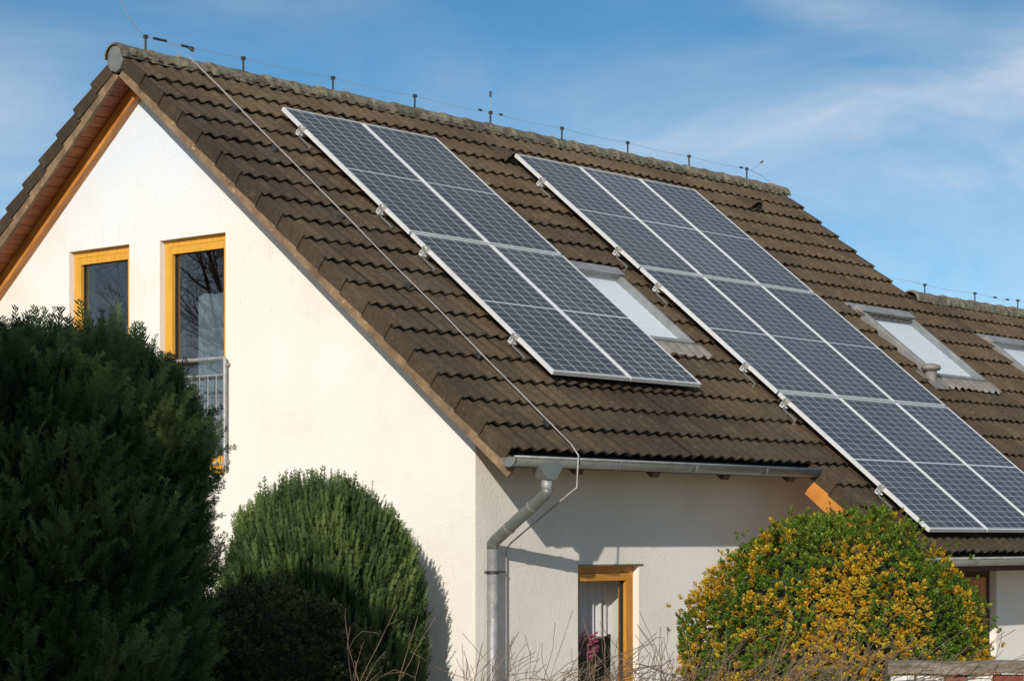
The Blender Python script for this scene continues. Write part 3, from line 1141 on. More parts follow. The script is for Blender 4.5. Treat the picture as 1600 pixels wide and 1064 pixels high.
def gutter(name, x0, x1, yc, zc, r, label, group, brk):
    o = thing(name, (x0, yc, zc), label, 'gutter', group)
    mb = MB()
    n = 14
    for q, rr_ in ((0, r), (1, r - 0.003)):
        pass
    xs = [x0, x1]
    vs = []
    for x in xs:
        for rr_ in (r, r - 0.004):
            for i in range(n + 1):
                an = math.pi + math.pi * i / n
                vs.append((x, yc + rr_ * math.cos(an), zc + rr_ * math.sin(an) * 1.05))
    m_ = n + 1
    fs = []
    for i in range(n):
        fs.append((i, i + 1, 2 * m_ + i + 1, 2 * m_ + i))
        fs.append((m_ + i, m_ + i + 1, 3 * m_ + i + 1, 3 * m_ + i))
    for e in (0, 2 * m_):
        for i in range(n):
            fs.append((e + i, e + i + 1, e + m_ + i + 1, e + m_ + i))
    mb.add(vs, fs)
    mb.build('channel', M['zinc'], o, smooth=True)
    mb = MB()
    mb.tube([(x0, yc - r, zc + 0.004), (x1, yc - r, zc + 0.004)], 0.0095, 8)
    mb.build('rolled_bead', M['zincpipe'], o, smooth=True)
    for x in (x0, x1):
        mb = MB()
        vs = [(x + (-0.004 if x == x0 else 0.004), yc, zc + 0.0)]
        for i in range(n + 1):
            an = math.pi + math.pi * i / n
            vs.append((x + (-0.002 if x == x0 else 0.002), yc + (r + 0.006) * math.cos(an), zc + (r + 0.006) * math.sin(an) * 1.05))
        vs.append((x, yc, zc + 0.012))
        mb.add(vs, [(0, i, i + 1) for i in range(1, n + 1)])
        vs2 = [(q[0] + (0.012 if x == x0 else -0.012), q[1], q[2]) for q in vs[1:-1]]
        mb.add(vs[1:-1] + vs2, [(i, i + 1, i + n + 2, i + n + 1) for i in range(n)])
        mb.build('end_cap', M['zinc'], o, fix=False)
    for x in brk:
        mb = MB()
        vs = []
        for dx in (-0.012, 0.012):
            for i in range(n + 1):
                an = math.pi + math.pi * i / n
                vs.append((x + dx, yc + (r + 0.0045) * math.cos(an), zc + (r + 0.0045) * math.sin(an) * 1.05))
        mb.add(vs, [(i, i + 1, i + n + 2, i + n + 1) for i in range(n)])
        mb.build('bracket', M['zincpipe'], o, fix=False)
    return o


GR = 0.062
YG, ZG = -0.075, -0.018
g1 = gutter('gutter', -0.075, 4.02, YG, ZG, GR, 'grey zinc gutter along the upper eave above the white wall', 'roof gutters', [1.18, 2.18, 3.18])
YG2, ZG2 = RP(0, V_LOW)[1] - 0.075, RP(0, V_LOW)[2] - 0.012
g2 = gutter('gutter', 4.06, U_FAR, YG2, ZG2, GR, 'grey zinc gutter along the lower eave at the right edge', 'roof gutters', [5.0, 6.0, 7.0, 8.0, 9.0, 10.0])

dp = thing('downpipe', (0.46, 0.53, GROUND), 'grey zinc downpipe bending from the gutter back to the wall corner', 'downpipe')
UX = 0.36
b = MB()
b.hexa([(UX - 0.155, YG - 0.045, ZG - 0.045), (UX + 0.155, YG - 0.045, ZG - 0.045), (UX + 0.155, YG + 0.045, ZG - 0.045), (UX - 0.155, YG + 0.045, ZG - 0.045),
        (UX - 0.05, YG - 0.05, ZG - 0.155), (UX + 0.05, YG - 0.05, ZG - 0.155), (UX + 0.05, YG + 0.05, ZG - 0.155), (UX - 0.05, YG + 0.05, ZG - 0.155)])
b.build('outlet_funnel', M['zinc'], dp)
PR = 0.043
XP, YP = 0.458, 0.545
b = MB()
b.tube([(UX, YG, ZG - 0.14), (UX, YG, -0.27)], PR, 18)
b.build('neck', M['zincpipe'], dp, smooth=True)
b = MB()
b.tube([(UX, YG, -0.235), (UX, YG, -0.262), (UX + 0.004, YG + 0.02, -0.284), (XP - 0.004, YP - 0.03, -0.628), (XP, YP, -0.652), (XP, YP, -0.69)], PR + 0.003, 18)
b.build('offset_pipe', M['zinc'], dp, smooth=True)
b = MB()
b.tube([(XP, YP, -0.66), (XP, YP, GROUND + 0.02)], PR, 18)
b.build('pipe', M['zincpipe'], dp, smooth=True)
for f_ in (0.25, 0.72):
    c = Vector((UX + 0.004, YG + 0.02, -0.284)).lerp(Vector((XP - 0.004, YP - 0.03, -0.628)), f_)
    d = (Vector((XP - 0.004, YP - 0.03, -0.628)) - Vector((UX + 0.004, YG + 0.02, -0.284))).normalized()
    b = MB()
    b.tube([c - d * 0.009, c + d * 0.009], PR + 0.0075, 18)
    b.build('pipe_joint', M['zincpipe'], dp)
for zz in (-0.87, -2.4):
    b = MB()
    b.tube([(XP, YP, zz - 0.012), (XP, YP, zz + 0.012)], PR + 0.006, 18)
    b.tube([(XP, YP + 0.03, zz), (XP, YF, zz)], 0.008, 6)
    b.tube([(XP - PR - 0.02, YP, zz), (XP - PR, YP, zz)], 0.008, 6)
    b.tube([(XP + PR, YP, zz), (XP + PR + 0.13, YP + 0.02, zz)], 0.007, 6)
    b.build('pipe_clip', M['darkmetal'], dp)

# ------------------------------------------------------------ lightning protection


def sag(a, b_, s, n=7):
    a, b_ = Vector(a), Vector(b_)
    return [a.lerp(b_, i / n) - Vector((0, 0, s * 4 * (i / n) * (1 - i / n))) for i in range(n + 1)]


px_ = [0.30, 1.45, 2.60, 3.74, 4.88, 6.04, 7.19, 8.34, 9.50]
RT = ZR + 0.105
for k, x in enumerate(px_):
    tall = (k == 4)
    lb = ['black wire holder on the ridge nearest the gable apex', 'black wire holder second from the gable apex on the ridge',
          'black wire holder third along the ridge, above the left panels', 'black wire holder fourth along the ridge, left of the crossed rod',
          'black wire holder carrying the upright rod in the middle of the ridge', 'black wire holder on the ridge just right of the upright rod',
          'black wire holder above the top edge of the right panels', 'black wire holder on the ridge third from its right end',
          'black wire holder at the right end of the high ridge'][k]
    o = thing('wire_holder', (x, YA, RT), lb, 'wire holder', 'lightning wire holders along the high ridge')
    b = MB()
    b.tube([(x, YA, RT - 0.01), (x, YA, RT + 0.115)], 0.010, 6)
    b.build('post', M['darkmetal'], o)
    b = MB()
    b.box((x - 0.018, YA - 0.014, RT + 0.11), (x + 0.018, YA + 0.014, RT + 0.14))
    b.build('clip', M['darkmetal'], o)
    b = MB()
    b.box((x - 0.05, YA - 0.02, RT - 0.004), (x + 0.05, YA + 0.02, RT + 0.006))
    b.build('foot', M['darkmetal'], o)
WZ = RT + 0.128
rw = thing('lightning_wire', (0.3, YA, WZ), 'thin lightning protection wire strung along the high ridge', 'lightning wire')
b = MB()
for a_, c_ in zip(px_[:-1], px_[1:]):
    b.tube(sag((a_, YA, WZ), (c_, YA, WZ), 0.015), 0.0019, 5)
b.tube([(0.3, YA, WZ), (0.20, YA, WZ + 0.05), (0.10, YA, WZ + 0.14), (0.03, YA + 0.01, WZ + 0.28), (-0.05, YA + 0.02, WZ + 0.5)], 0.0024, 5)
b.tube([(px_[-1], YA, WZ), (px_[-1] + 0.25, YA, WZ - 0.03), (px_[-1] + 0.5, YA, WZ - 0.1)], 0.0028, 5)
b.tube([(0.58, YA, WZ - 0.01), (0.66, YA - 0.02, WZ - 0.05), (0.62, YA - 0.03, RT - 0.02)], 0.0022, 5)
b.tube([(0.74, YA - 0.02, WZ - 0.03), (0.68, YA - 0.03, WZ - 0.08), (0.64, YA - 0.03, RT - 0.02)], 0.0022, 5)
b.build('wire', M['wire'], rw)
for x0, x1, dz in ((0.385, 0.455, 0.0), (0.465, 0.535, 0.0), (0.71, 0.775, -0.01), (0.785, 0.85, -0.012), (4.70, 4.74, 0.0), (5.02, 5.06, 0.0), (9.36, 9.41, 0.0)):
    b = MB()
    b.tube([(x0, YA, WZ + dz), (x1, YA, WZ + dz)], 0.012, 8)
    b.build('clamp', M['darkmetal'], rw)
ar = thing('air_rod', (4.88, YA, WZ), 'short upright lightning rod with dark tip in the middle of the ridge', 'lightning rod')
b = MB()
b.tube([(4.88, YA, WZ), (4.88, YA, WZ + 0.17)], 0.003, 6)
b.build('rod', M['wire'], ar)
b = MB()
b.tube([(4.88, YA, WZ + 0.16), (4.88, YA, WZ + 0.215)], 0.012, 8)
b.build('tip', M['darkmetal'], ar)
ar = thing('air_rod', (9.72, YA, WZ - 0.03), 'short slanted lightning rod at the right end of the high ridge', 'lightning rod')
b = MB()
b.tube([(9.60, YA, WZ - 0.01), (9.81, YA, WZ + 0.12)], 0.0025, 6)
b.build('rod', M['wire'], ar)
b = MB()
b.tube([(9.79, YA, WZ + 0.105), (9.835, YA, WZ + 0.132)], 0.010, 8)
b.build('tip', M['darkmetal'], ar)

# down conductor over the roof and down the wall
dc = thing('lightning_cable', (0.90, YG, -0.1), 'grey lightning cable running down the tiles over the gutter to the wall', 'lightning cable')
b = MB()
UC = 0.655
pts = [(0.76, YA - 0.01, 3.695)]
c0, c1 = Vector(RP(0.765, VA - 0.12, 0.118)), Vector(RP(0.700, 0.04, 0.100))
pts += [c0.lerp(c1, q / 16) + Vector((0.004 * math.sin(q * 1.9), 0, 0.003 * math.sin(q * 1.3))) for q in range(17)]
pts += [(UC - 0.01, YG - GR - 0.014, 0.012)]
b.tube(pts, 0.0056, 7)
pts2 = [(UC - 0.01, YG - GR - 0.014, 0.012), (UC - 0.02, YG - GR - 0.016, -0.03), (UC - 0.03, YG - GR - 0.012, -0.23), (UC - 0.06, YG - GR + 0.02, -0.262),
        (0.665, 0.53, -0.64), (0.67, 0.57, -0.67), (0.675, 0.595, -0.72), (0.675, 0.595, GROUND + 0.02)]
b.tube(pts2, 0.0065, 7)
b.build('cable', M['wire'], dc, smooth=True)
b = MB()
b.tube([(0.79, YA - 0.01, WZ - 0.02), (0.815, YA - 0.04, WZ - 0.05)], 0.013, 8)
b.build('clamp', M['darkmetal'], dc)
for v_ in (4.9, 4.25, 3.2, 2.2, 1.22, 0.32):
    b = MB()
    uc_ = 0.700 + 0.065 * v_ / 5.5
    slab(b, uc_ - 0.010, uc_ + 0.010, v_ - 0.02, v_ + 0.05, 0.055, 0.098, RP)
    b.build('cable_holder', M['darkmetal'], dc)
for zz in (-1.75, -1.80):
    b = MB()
    b.box((0.655, 0.58, zz - 0.012), (0.715, YF - 0.001, zz + 0.012))
    b.build('clamp', M['darkmetal'], dc)

# lower ridge wire
YL, ZL = V_RIDGE2 * CA, V_RIDGE2 * SA + 0.105
pl_ = [10.64, 11.83, 12.92, 14.0, 15.1]
for k, x in enumerate(pl_):
    lb = ['black wire holder at the left end of the lower ridge', 'black wire holder second from the left on the lower ridge', 'black wire holder third from the left on the lower ridge', 'black wire holder on the lower ridge beyond the right edge', 'last black wire holder on the lower ridge'][k]
    if k > 2:
        continue
    o = thing('wire_holder', (x, YL, ZL), lb, 'wire holder', 'lightning wire holders along the lower ridge')
    b = MB()
    b.tube([(x, YL, ZL - 0.01), (x, YL, ZL + 0.10)], 0.009, 6)
    b.build('post', M['darkmetal'], o)
    b = MB()
    b.box((x - 0.018, YL - 0.014, ZL + 0.095), (x + 0.018, YL + 0.014, ZL + 0.12))
    b.build('clip', M['darkmetal'], o)
lw = thing('lightning_wire', (10.3, YL, ZL + 0.11), 'thin lightning wire strung along the lower ridge', 'lightning wire')
b = MB()
wz2 = ZL + 0.11
b.tube([RP(10.22, 3.75, 0.1), (10.42, YL, wz2 + 0.01)] + sag((10.45, YL, wz2 + 0.005), (10.64, YL, wz2), 0.0, 2), 0.0028, 5)
for a_, c_ in zip([10.64, 11.83, 12.92], [11.83, 12.92, 14.0]):
    b.tube(sag((a_, YL, wz2), (c_, YL, wz2), 0.015), 0.0019, 5)
b.tube([(12.55, YL, wz2 - 0.01), (12.5, YL - 0.03, wz2 - 0.05), (12.42, YL - 0.06, ZL - 0.02)], 0.0024, 5)
b.build('wire', M['wire'], lw)
for x0 in (12.30, 12.62):
    b = MB()
    b.tube([(x0, YL, wz2 - 0.012), (x0 + 0.06, YL, wz2 - 0.012)], 0.011, 8)
    b.build('clamp', M['darkmetal'], lw)

# ------------------------------------------------------------ solar panels


def make_panel():
    o = thing('solar_panel', (0, 0, 0), '', 'solar panel', rot=(A, 0, 0))
    TH = 0.035
    b = MB()
    b.box((0, 0, -TH), (LIP, PL, 0))
    b.box((PW - LIP, 0, -TH), (PW, PL, 0))
    b.box((LIP, 0, -TH), (PW - LIP, LIP, 0))
    b.box((LIP, PL - LIP, -TH), (PW - LIP, PL, 0))
    b.build('frame', M['alu'], o, world=False)
    b = MB()
    b.add([(LIP - 0.001, LIP - 0.001, -0.003), (PW - LIP + 0.001, LIP - 0.001, -0.003), (PW - LIP + 0.001, PL - LIP + 0.001, -0.003), (LIP - 0.001, PL - LIP + 0.001, -0.003)], [(0, 1, 2, 3)])
    b.build('cells', M['cells'], o, world=False)
    b = MB()
    b.add([(LIP - 0.001, LIP - 0.001, -0.009), (PW - LIP + 0.001, LIP - 0.001, -0.009), (PW - LIP + 0.001, PL - LIP + 0.001, -0.009), (LIP - 0.001, PL - LIP + 0.001, -0.009)], [(0, 1, 2, 3)])
    b.build('backsheet', M['back'], o, world=False)
    return o


pproto = make_panel()
PH = 0.168
DU, DV = 1.0165, 2.0110
col2 = ['left', 'right']
col3 = ['left', 'middle', 'right']
row2 = ['lower', 'upper']
row3 = ['bottom', 'middle', 'top']
first = True
for (u0, v0, nc, nr, cn, rn, an, gn, so) in ((1.306, 0.949, 2, 2, col2, row2, 'the four panels nearer the gable', 'four solar panels of the left array', 0),
                                             (4.497, -1.056, 3, 3, col3, row3, 'the nine panels of the right array', 'nine solar panels of the right array', 1)):
    for j in range(nr):
        for i in range(nc):
            if first:
                o = pproto
                first = False
            else:
                o = copy_tree(pproto)
            o.location = RP(u0 + i * DU, v0 + j * DV, PH)
            o.rotation_euler = (A, 0, 0)
            o['label'] = 'solar panel in the %s column, %s row of %s' % (cn[i], rn[j], an)
            o['group'] = gn

# rails, clamps and roof hooks
for (ua, ub, vs_, an, gn) in ((1.255, 3.36, (4.60, 3.34, 2.70, 1.44), 'left array', 'mounting rails under the left array'),
                              (4.445, 7.60, (4.48, 3.26, 2.65, 1.37, 0.81, -0.46), 'right array', 'mounting rails under the right array')):
    names_ = ['topmost', 'second', 'third', 'fourth', 'fifth', 'lowest']
    nv = len(vs_)
    for k, v_ in enumerate(vs_):
        lb = '%s silvery mounting rail from the top under the %s of solar panels' % (names_[k] if k < nv - 1 else 'lowest', an)
        if k in (0, nv - 1):
            lb = '%s silvery mounting rail under the %s of solar panels' % ('topmost' if k == 0 else 'lowest', an)
        o = thing('mounting_rail', RP(ua, v_, 0.12), lb, 'mounting rail', gn)
        b = MB()
        slab(b, ua, ub, v_ - 0.02, v_ - 0.014, 0.092, 0.131, RP)
        slab(b, ua, ub, v_ + 0.014, v_ + 0.02, 0.092, 0.131, RP)
        slab(b, ua, ub, v_ - 0.014, v_ + 0.014, 0.092, 0.100, RP)
        slab(b, ua, ub, v_ - 0.014, v_ - 0.006, 0.122, 0.1305, RP)
        slab(b, ua, ub, v_ + 0.006, v_ + 0.014, 0.122, 0.1305, RP)
        b.build('rail', M['alu'], o)
        b = MB()
        slab(b, ua + 0.004, ua + 0.045, v_ - 0.022, v_ + 0.022, 0.1325, 0.172, RP)
        slab(b, ua + 0.030, ua + 0.062, v_ - 0.022, v_ + 0.022, 0.1725, 0.178, RP)
        b.tube([RP(ua + 0.025, v_, 0.172), RP(ua + 0.025, v_, 0.186)], 0.009, 6)
        b.build('end_clamp', M['steel'], o)
        hook_us = [ua + 0.035] + [ua + 0.035 + 1.05 * q for q in range(1, int((ub - ua) / 1.0) + 1)]
        for hu in hook_us:
            b = MB()
            w_ = 0.015
            slab(b, hu - w_, hu + w_, v_ - 0.030, v_ - 0.023, 0.075, 0.135, RP)
            slab(b, hu - w_, hu + w_, v_ - 0.185, v_ - 0.023, 0.078, 0.0845, RP)
            slab(b, hu - w_, hu + w_, v_ - 0.192, v_ - 0.185, 0.030, 0.0845, RP)
            slab(b, hu - w_, hu + w_, v_ - 0.185, v_ + 0.10, 0.028, 0.034, RP)
            b.build('roof_hook', M['steel'], o)
        b = MB()
        b.tube([RP(ua + 0.02, v_ - 0.03, 0.112), RP(ua + 0.02, v_ - 0.055, 0.112)], 0.010, 6)
        b.build('bolt', M['steel'], o)

# ------------------------------------------------------------ roof windows
for (u0, u1, v0, v1), par, lb in ((SK[0], house, 'roof window between the two panel arrays, partly behind the left panels'),
                                  (SK[1], house, 'roof window right of the nine panels'),
                                  (SK2[0], house2, 'roof window at the right edge under the lower ridge')):
    H0, H1 = -0.03, 0.098
    b = MB()
    fwid = 0.048
    slab(b, u0, u0 + fwid, v0, v1 - 0.12, H0, H1, RP)
    slab(b, u1 - fwid, u1, v0, v1 - 0.12, H0, H1, RP)
    slab(b, u0 + fwid, u1 - fwid, v0, v0 + fwid, H0, H1 - 0.004, RP)
    o = b.build('roof_window', M['skyframe'], par)
    o['label'] = lb
    b = MB()
    slab(b, u0 - 0.01, u1 + 0.01, v1 - 0.12, v1, H0, H1 + 0.016, RP)
    slab(b, u0 - 0.012, u1 + 0.012, v1 - 0.135, v1 - 0.02, H1 + 0.017, H1 + 0.023, RP)
    b.build('top_hood', M['skyframe'], o)
    b = MB()
    b.add([RP(u0 + fwid, v0 + fwid, 0.091), RP(u1 - fwid, v0 + fwid, 0.091), RP(u1 - fwid, v1 - 0.12, 0.091), RP(u0 + fwid, v1 - 0.12, 0.091)], [(0, 1, 2, 3)])
    b.build('pane', M['skyglass'], o, fix=False)
    # white reveal lining: four sides of the shaft and the pleated blind below
    b = MB()
    D = -0.11
    slab(b, u0 + 0.03, u0 + fwid - 0.002, v0 + 0.05, v1 - 0.06, D, 0.086, RP)
    slab(b, u1 - fwid + 0.002, u1 - 0.03, v0 + 0.05, v1 - 0.06, D, 0.086, RP)
    slab(b, u0 + fwid, u1 - fwid, v0 + fwid, v0 + fwid + 0.03, D, 0.07, RP)
    b.build('inner_lining', M['whitewood'], o)
    b = MB()
    nP = 26
    vs, fs = [], []
    for i in range(nP + 1):
        vv = v0 + 0.06 + (v1 - v0 - 0.12) * i / nP
        hh = 0.030 + (0.004 if i % 2 else 0)
        vs += [RP(u0 + 0.05, vv, hh), RP(u1 - 0.05, vv, hh)]
    fs = [(2 * i, 2 * i + 1, 2 * i + 3, 2 * i + 2) for i in range(nP)]
    b.add(vs, fs)
    b.build('blind', M['blind'], o, fix=False)
    # side flashing and pleated apron
    b = MB()
    slab(b, u0 - 0.055, u0 - 0.001, v0 - 0.02, v1 + 0.05, 0.02, 0.072, RP)
    slab(b, u1 + 0.001, u1 + 0.055, v0 - 0.02, v1 + 0.05, 0.02, 0.072, RP)
    slab(b, u0 - 0.055, u1 + 0.055, v1 + 0.001, v1 + 0.10, 0.02, 0.066, RP)
    b.build('side_flashing', M['skyframe'], o)
    b = MB()
    vs, fs = [], []
    nU = 70
    for i in range(nU + 1):
        u = u0 - 0.09 + (u1 - u0 + 0.18) * i / nU
        wv = wave(u)
        vs += [RP(u, v0 - 0.001, 0.082), RP(u, v0 - 0.06, 0.070 + 0.7 * wv), RP(u, v0 - 0.20 - 0.012 * math.sin(i * 0.9), 0.064 + wv)]
    for i in range(nU):
        for j in range(2):
            fs.append((i * 3 + j, i * 3 + 3 + j, i * 3 + 4 + j, i * 3 + 1 + j))
    b.add(vs, fs)
    b.build('apron_flashing', M['lead'], o, fix=False)

# ------------------------------------------------------------ vent tiles and vent pipe


def vent_tile(u, v, lb):
    o = thing('vent_tile', RP(u, v, 0.06), lb, 'vent tile', 'brown hooded vent tiles')
    b = MB()
    vs = []
    n = 8
    for t_ in np.linspace(0, 1, 7):
        vv = v - 0.02 + 0.30 * t_
        hh = 0.115 * (1 - t_) ** 0.8
        ww = 0.115 + 0.01 * t_
        for i in range(n + 1):
            s = -1 + 2 * i / n
            vs.append(RP(u + s * ww, vv, 0.062 + hh * (1 - abs(s) ** 2.6)))
    fs = []
    for j in range(6):
        for i in range(n):
            q = j * (n + 1) + i
            fs.append((q, q + 1, q + n + 2, q + n + 1))
    b.add(vs, fs, 0, (0.95, 0.95, 0.95))
    b.build('hood', M['tile'], o, fix=False)
    b = MB()
    for i in range(7):
        s = -0.78 + 1.56 * i / 6
        hm = 0.115 * (1 - abs(s) ** 2.6)
        slab(b, u + s * 0.115 - 0.005, u + s * 0.115 + 0.005, v - 0.012, v - 0.004, 0.06, 0.062 + hm * 0.97, RP)
    b.build('grille', M['darkmetal'], o)


vent_tile(4.53, 4.98, 'brown hooded vent tile between the tops of the two panel arrays')
vent_tile(8.80, 4.98, 'brown hooded vent tile right of the tall panel array near the ridge end')
o = thing('vent_pipe', RP(8.22, 1.62, 0.05), 'stubby grey vent pipe with cowl beside the right roof window', 'vent pipe')
px0 = Vector(RP(8.22, 1.58, 0.03))
b = MB()
b.tube([px0, px0 + Vector((0, 0, 0.15))], 0.062, 16)
b.build('pipe', M['lead'], o, smooth=False)
b = MB()
c = px0 + Vector((0, 0, 0.14))
b.tube([c + Vector((0, 0, 0.0)), c + Vector((0, 0, 0.02)), c + Vector((0, 0, 0.055)), c + Vector((0, 0, 0.075))], [0.088, 0.108, 0.095, 0.03], 16)
b.build('cowl', M['lead'], o)
b = MB()
slab(b, 8.08, 8.36, 1.42, 1.74, 0.072, 0.082, RP)
b.build('base_plate', M['lead'], o)

# ------------------------------------------------------------ foliage tools


def big_mesh(name, V, Fq, C_, mat_, parent):
    """V (n,3) world, Fq (m,4) quads, C_ (n,3)"""
    off = world_off(parent)
    me = bpy.data.meshes.new(name)
    n, m_ = len(V), len(Fq)
    me.vertices.add(n)
    me.vertices.foreach_set('co', (V - np.array(off)).astype(np.float32).ravel())
    me.loops.add(m_ * 4)
    me.loops.foreach_set('vertex_index', Fq.astype(np.int32).ravel())
    me.polygons.add(m_)
    me.polygons.foreach_set('loop_start', np.arange(m_, dtype=np.int32) * 4)
    me.polygons.foreach_set('loop_total', np.full(m_, 4, np.int32))
    me.update(calc_edges=True)
    ca = me.color_attributes.new('Col', 'FLOAT_COLOR', 'POINT')
    ca.data.foreach_set('color', np.hstack([C_, np.ones((n, 1))]).astype(np.float32).ravel())
    me.materials.append(mat_)
    o = bpy.data.objects.new(name, me)
    scene.collection.objects.link(o)
    o.parent = parent
    return o


def rot_to(dirs, spin):
    """rotation matrices whose local Z goes to dirs, spun about it"""
    z = dirs / np.linalg.norm(dirs, axis=1, keepdims=True)
    ref = np.tile(np.array([0.0, 0.0, 1.0]), (len(z), 1))
    ref[np.abs(z[:, 2]) > 0.95] = (1, 0, 0)
    x = np.cross(ref, z)
    x /= np.linalg.norm(x, axis=1, keepdims=True)
    y = np.cross(z, x)
    c, s = np.cos(spin)[:, None], np.sin(spin)[:, None]
    x2 = x * c + y * s
    y2 = -x * s + y * c
    return np.stack([x2, y2, z], axis=2)


def scatter(tv, tf, pos, dirs, spin, scale, cols, tcol=None):
    R_ = rot_to(dirs, spin)
    N = len(pos)
    k = len(tv)
    V = np.einsum('nij,kj->nki', R_, tv) * scale[:, None, None] + pos[:, None, :]
    Fq = (tf[None] + (np.arange(N) * k)[:, None, None]).reshape(-1, tf.shape[1])
    C_ = np.repeat(cols, k, axis=0)
    if tcol is not None:
        C_ = C_ * np.tile(tcol, (N, 1))
    return V.reshape(-1, 3), Fq, C_


def frond(n_side=7, wid=0.30, lw=0.055, curve=0.12):
    """flat feathery conifer spray, length 1 along Z"""
    v, f = [], []

    def q(a, b_, c_, d):
        o_ = len(v)
        v.extend([a, b_, c_, d])
        f.append((o_, o_ + 1, o_ + 2, o_ + 3))
    cz = lambda t_: curve * t_ * t_
    q((-lw * 0.5, cz(0), 0), (lw * 0.5, cz(0), 0), (lw * 0.35, cz(0.6), 0.6), (-lw * 0.35, cz(0.6), 0.6))
    q((-lw * 0.35, cz(0.6), 0.6), (lw * 0.35, cz(0.6), 0.6), (0.006, cz(1), 1), (-0.006, cz(1), 1))
    for k in range(n_side):
        t_ = 0.12 + 0.78 * k / (n_side - 1)
        ln = wid * (1.0 - 0.72 * t_) * (0.8 + 0.3 * math.sin(k * 2.3))
        for sg in (-1, 1):
            t2 = t_ + (0.03 if sg > 0 else 0)
            bx, bz = 0, t2
            ex, ez = sg * ln, t2 + ln * 1.25
            w2 = lw * 0.62
            yb, ye = cz(t2), cz(min(1, ez)) + 0.03 * math.sin(k * 1.7 + sg)
            mxp, mz = (bx + ex) / 2, (bz + ez) / 2
            dx, dz = -(ez - bz), (ex - bx)
            L_ = math.hypot(dx, dz)
            dx, dz = dx / L_ * w2, dz / L_ * w2
            q((bx, yb, bz), (mxp + dx, (yb + ye) / 2, mz + dz), (ex, ye, ez), (mxp - dx, (yb + ye) / 2, mz - dz))
    return np.array(v, float), np.array(f)


def lump(p, s=1.6, amp=0.5):
    return mnoise.noise(Vector((p[0] * s, p[1] * s, p[2] * s))) * amp + mnoise.noise(Vector((p[0] * s * 2.7 + 5, p[1] * s * 2.7, p[2] * s * 2.7))) * amp * 0.5


def profile_r(prof, z):
    zs = [q[0] for q in prof]
    rs = [q[1] for q in prof]
    return np.interp(z, zs, rs)


def sample_body(cx, cy, prof, N, amp=0.06, s=2.2, depth=0.12, ex=1.0, ey=1.0):
    """points near the surface of a lumpy body of revolution; returns pos, outward normals, clump value"""
    zs = np.linspace(prof[0][0], prof[-1][0], 400)
    rs = profile_r(prof, zs)
    dr = np.gradient(rs, zs)
    area = rs * np.sqrt(1 + dr ** 2) + 0.0005
    cdf = np.cumsum(area)
    cdf /= cdf[-1]
    z = np.interp(rng.random(N), cdf, zs)
    th = rng.random(N) * 2 * math.pi
    r = profile_r(prof, z)
    d = np.interp(z, zs, dr)
    d = np.clip(d, -4, 4)
    nrm = np.stack([np.cos(th), np.sin(th), -d], 1)
    nrm /= np.linalg.norm(nrm, axis=1, keepdims=True)
    pos = np.stack([cx + r * np.cos(th) * ex, cy + r * np.sin(th) * ey, z], 1)
    lm = np.array([lump(q, s, 1.0) for q in pos])
    off = lm * amp - rng.random(N) ** 1.6 * depth
    pos = pos + nrm * off[:, None]
    return pos, nrm, lm


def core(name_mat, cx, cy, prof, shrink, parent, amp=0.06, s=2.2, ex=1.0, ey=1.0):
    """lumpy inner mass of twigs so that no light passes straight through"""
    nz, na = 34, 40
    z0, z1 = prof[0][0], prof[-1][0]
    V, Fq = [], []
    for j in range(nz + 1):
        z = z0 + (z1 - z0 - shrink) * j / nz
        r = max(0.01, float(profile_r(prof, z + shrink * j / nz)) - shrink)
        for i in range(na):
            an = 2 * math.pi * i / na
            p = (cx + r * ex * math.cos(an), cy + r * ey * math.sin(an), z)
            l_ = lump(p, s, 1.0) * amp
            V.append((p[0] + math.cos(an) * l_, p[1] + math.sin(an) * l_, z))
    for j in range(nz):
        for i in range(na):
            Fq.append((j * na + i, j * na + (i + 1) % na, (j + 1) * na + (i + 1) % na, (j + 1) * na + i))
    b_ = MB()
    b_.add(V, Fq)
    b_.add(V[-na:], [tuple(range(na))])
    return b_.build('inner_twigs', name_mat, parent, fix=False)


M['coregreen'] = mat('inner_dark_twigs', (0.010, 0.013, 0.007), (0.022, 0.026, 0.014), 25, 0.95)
M['coreolive'] = mat('inner_olive_twigs', (0.022, 0.03, 0.010), (0.045, 0.05, 0.018), 25, 0.95)


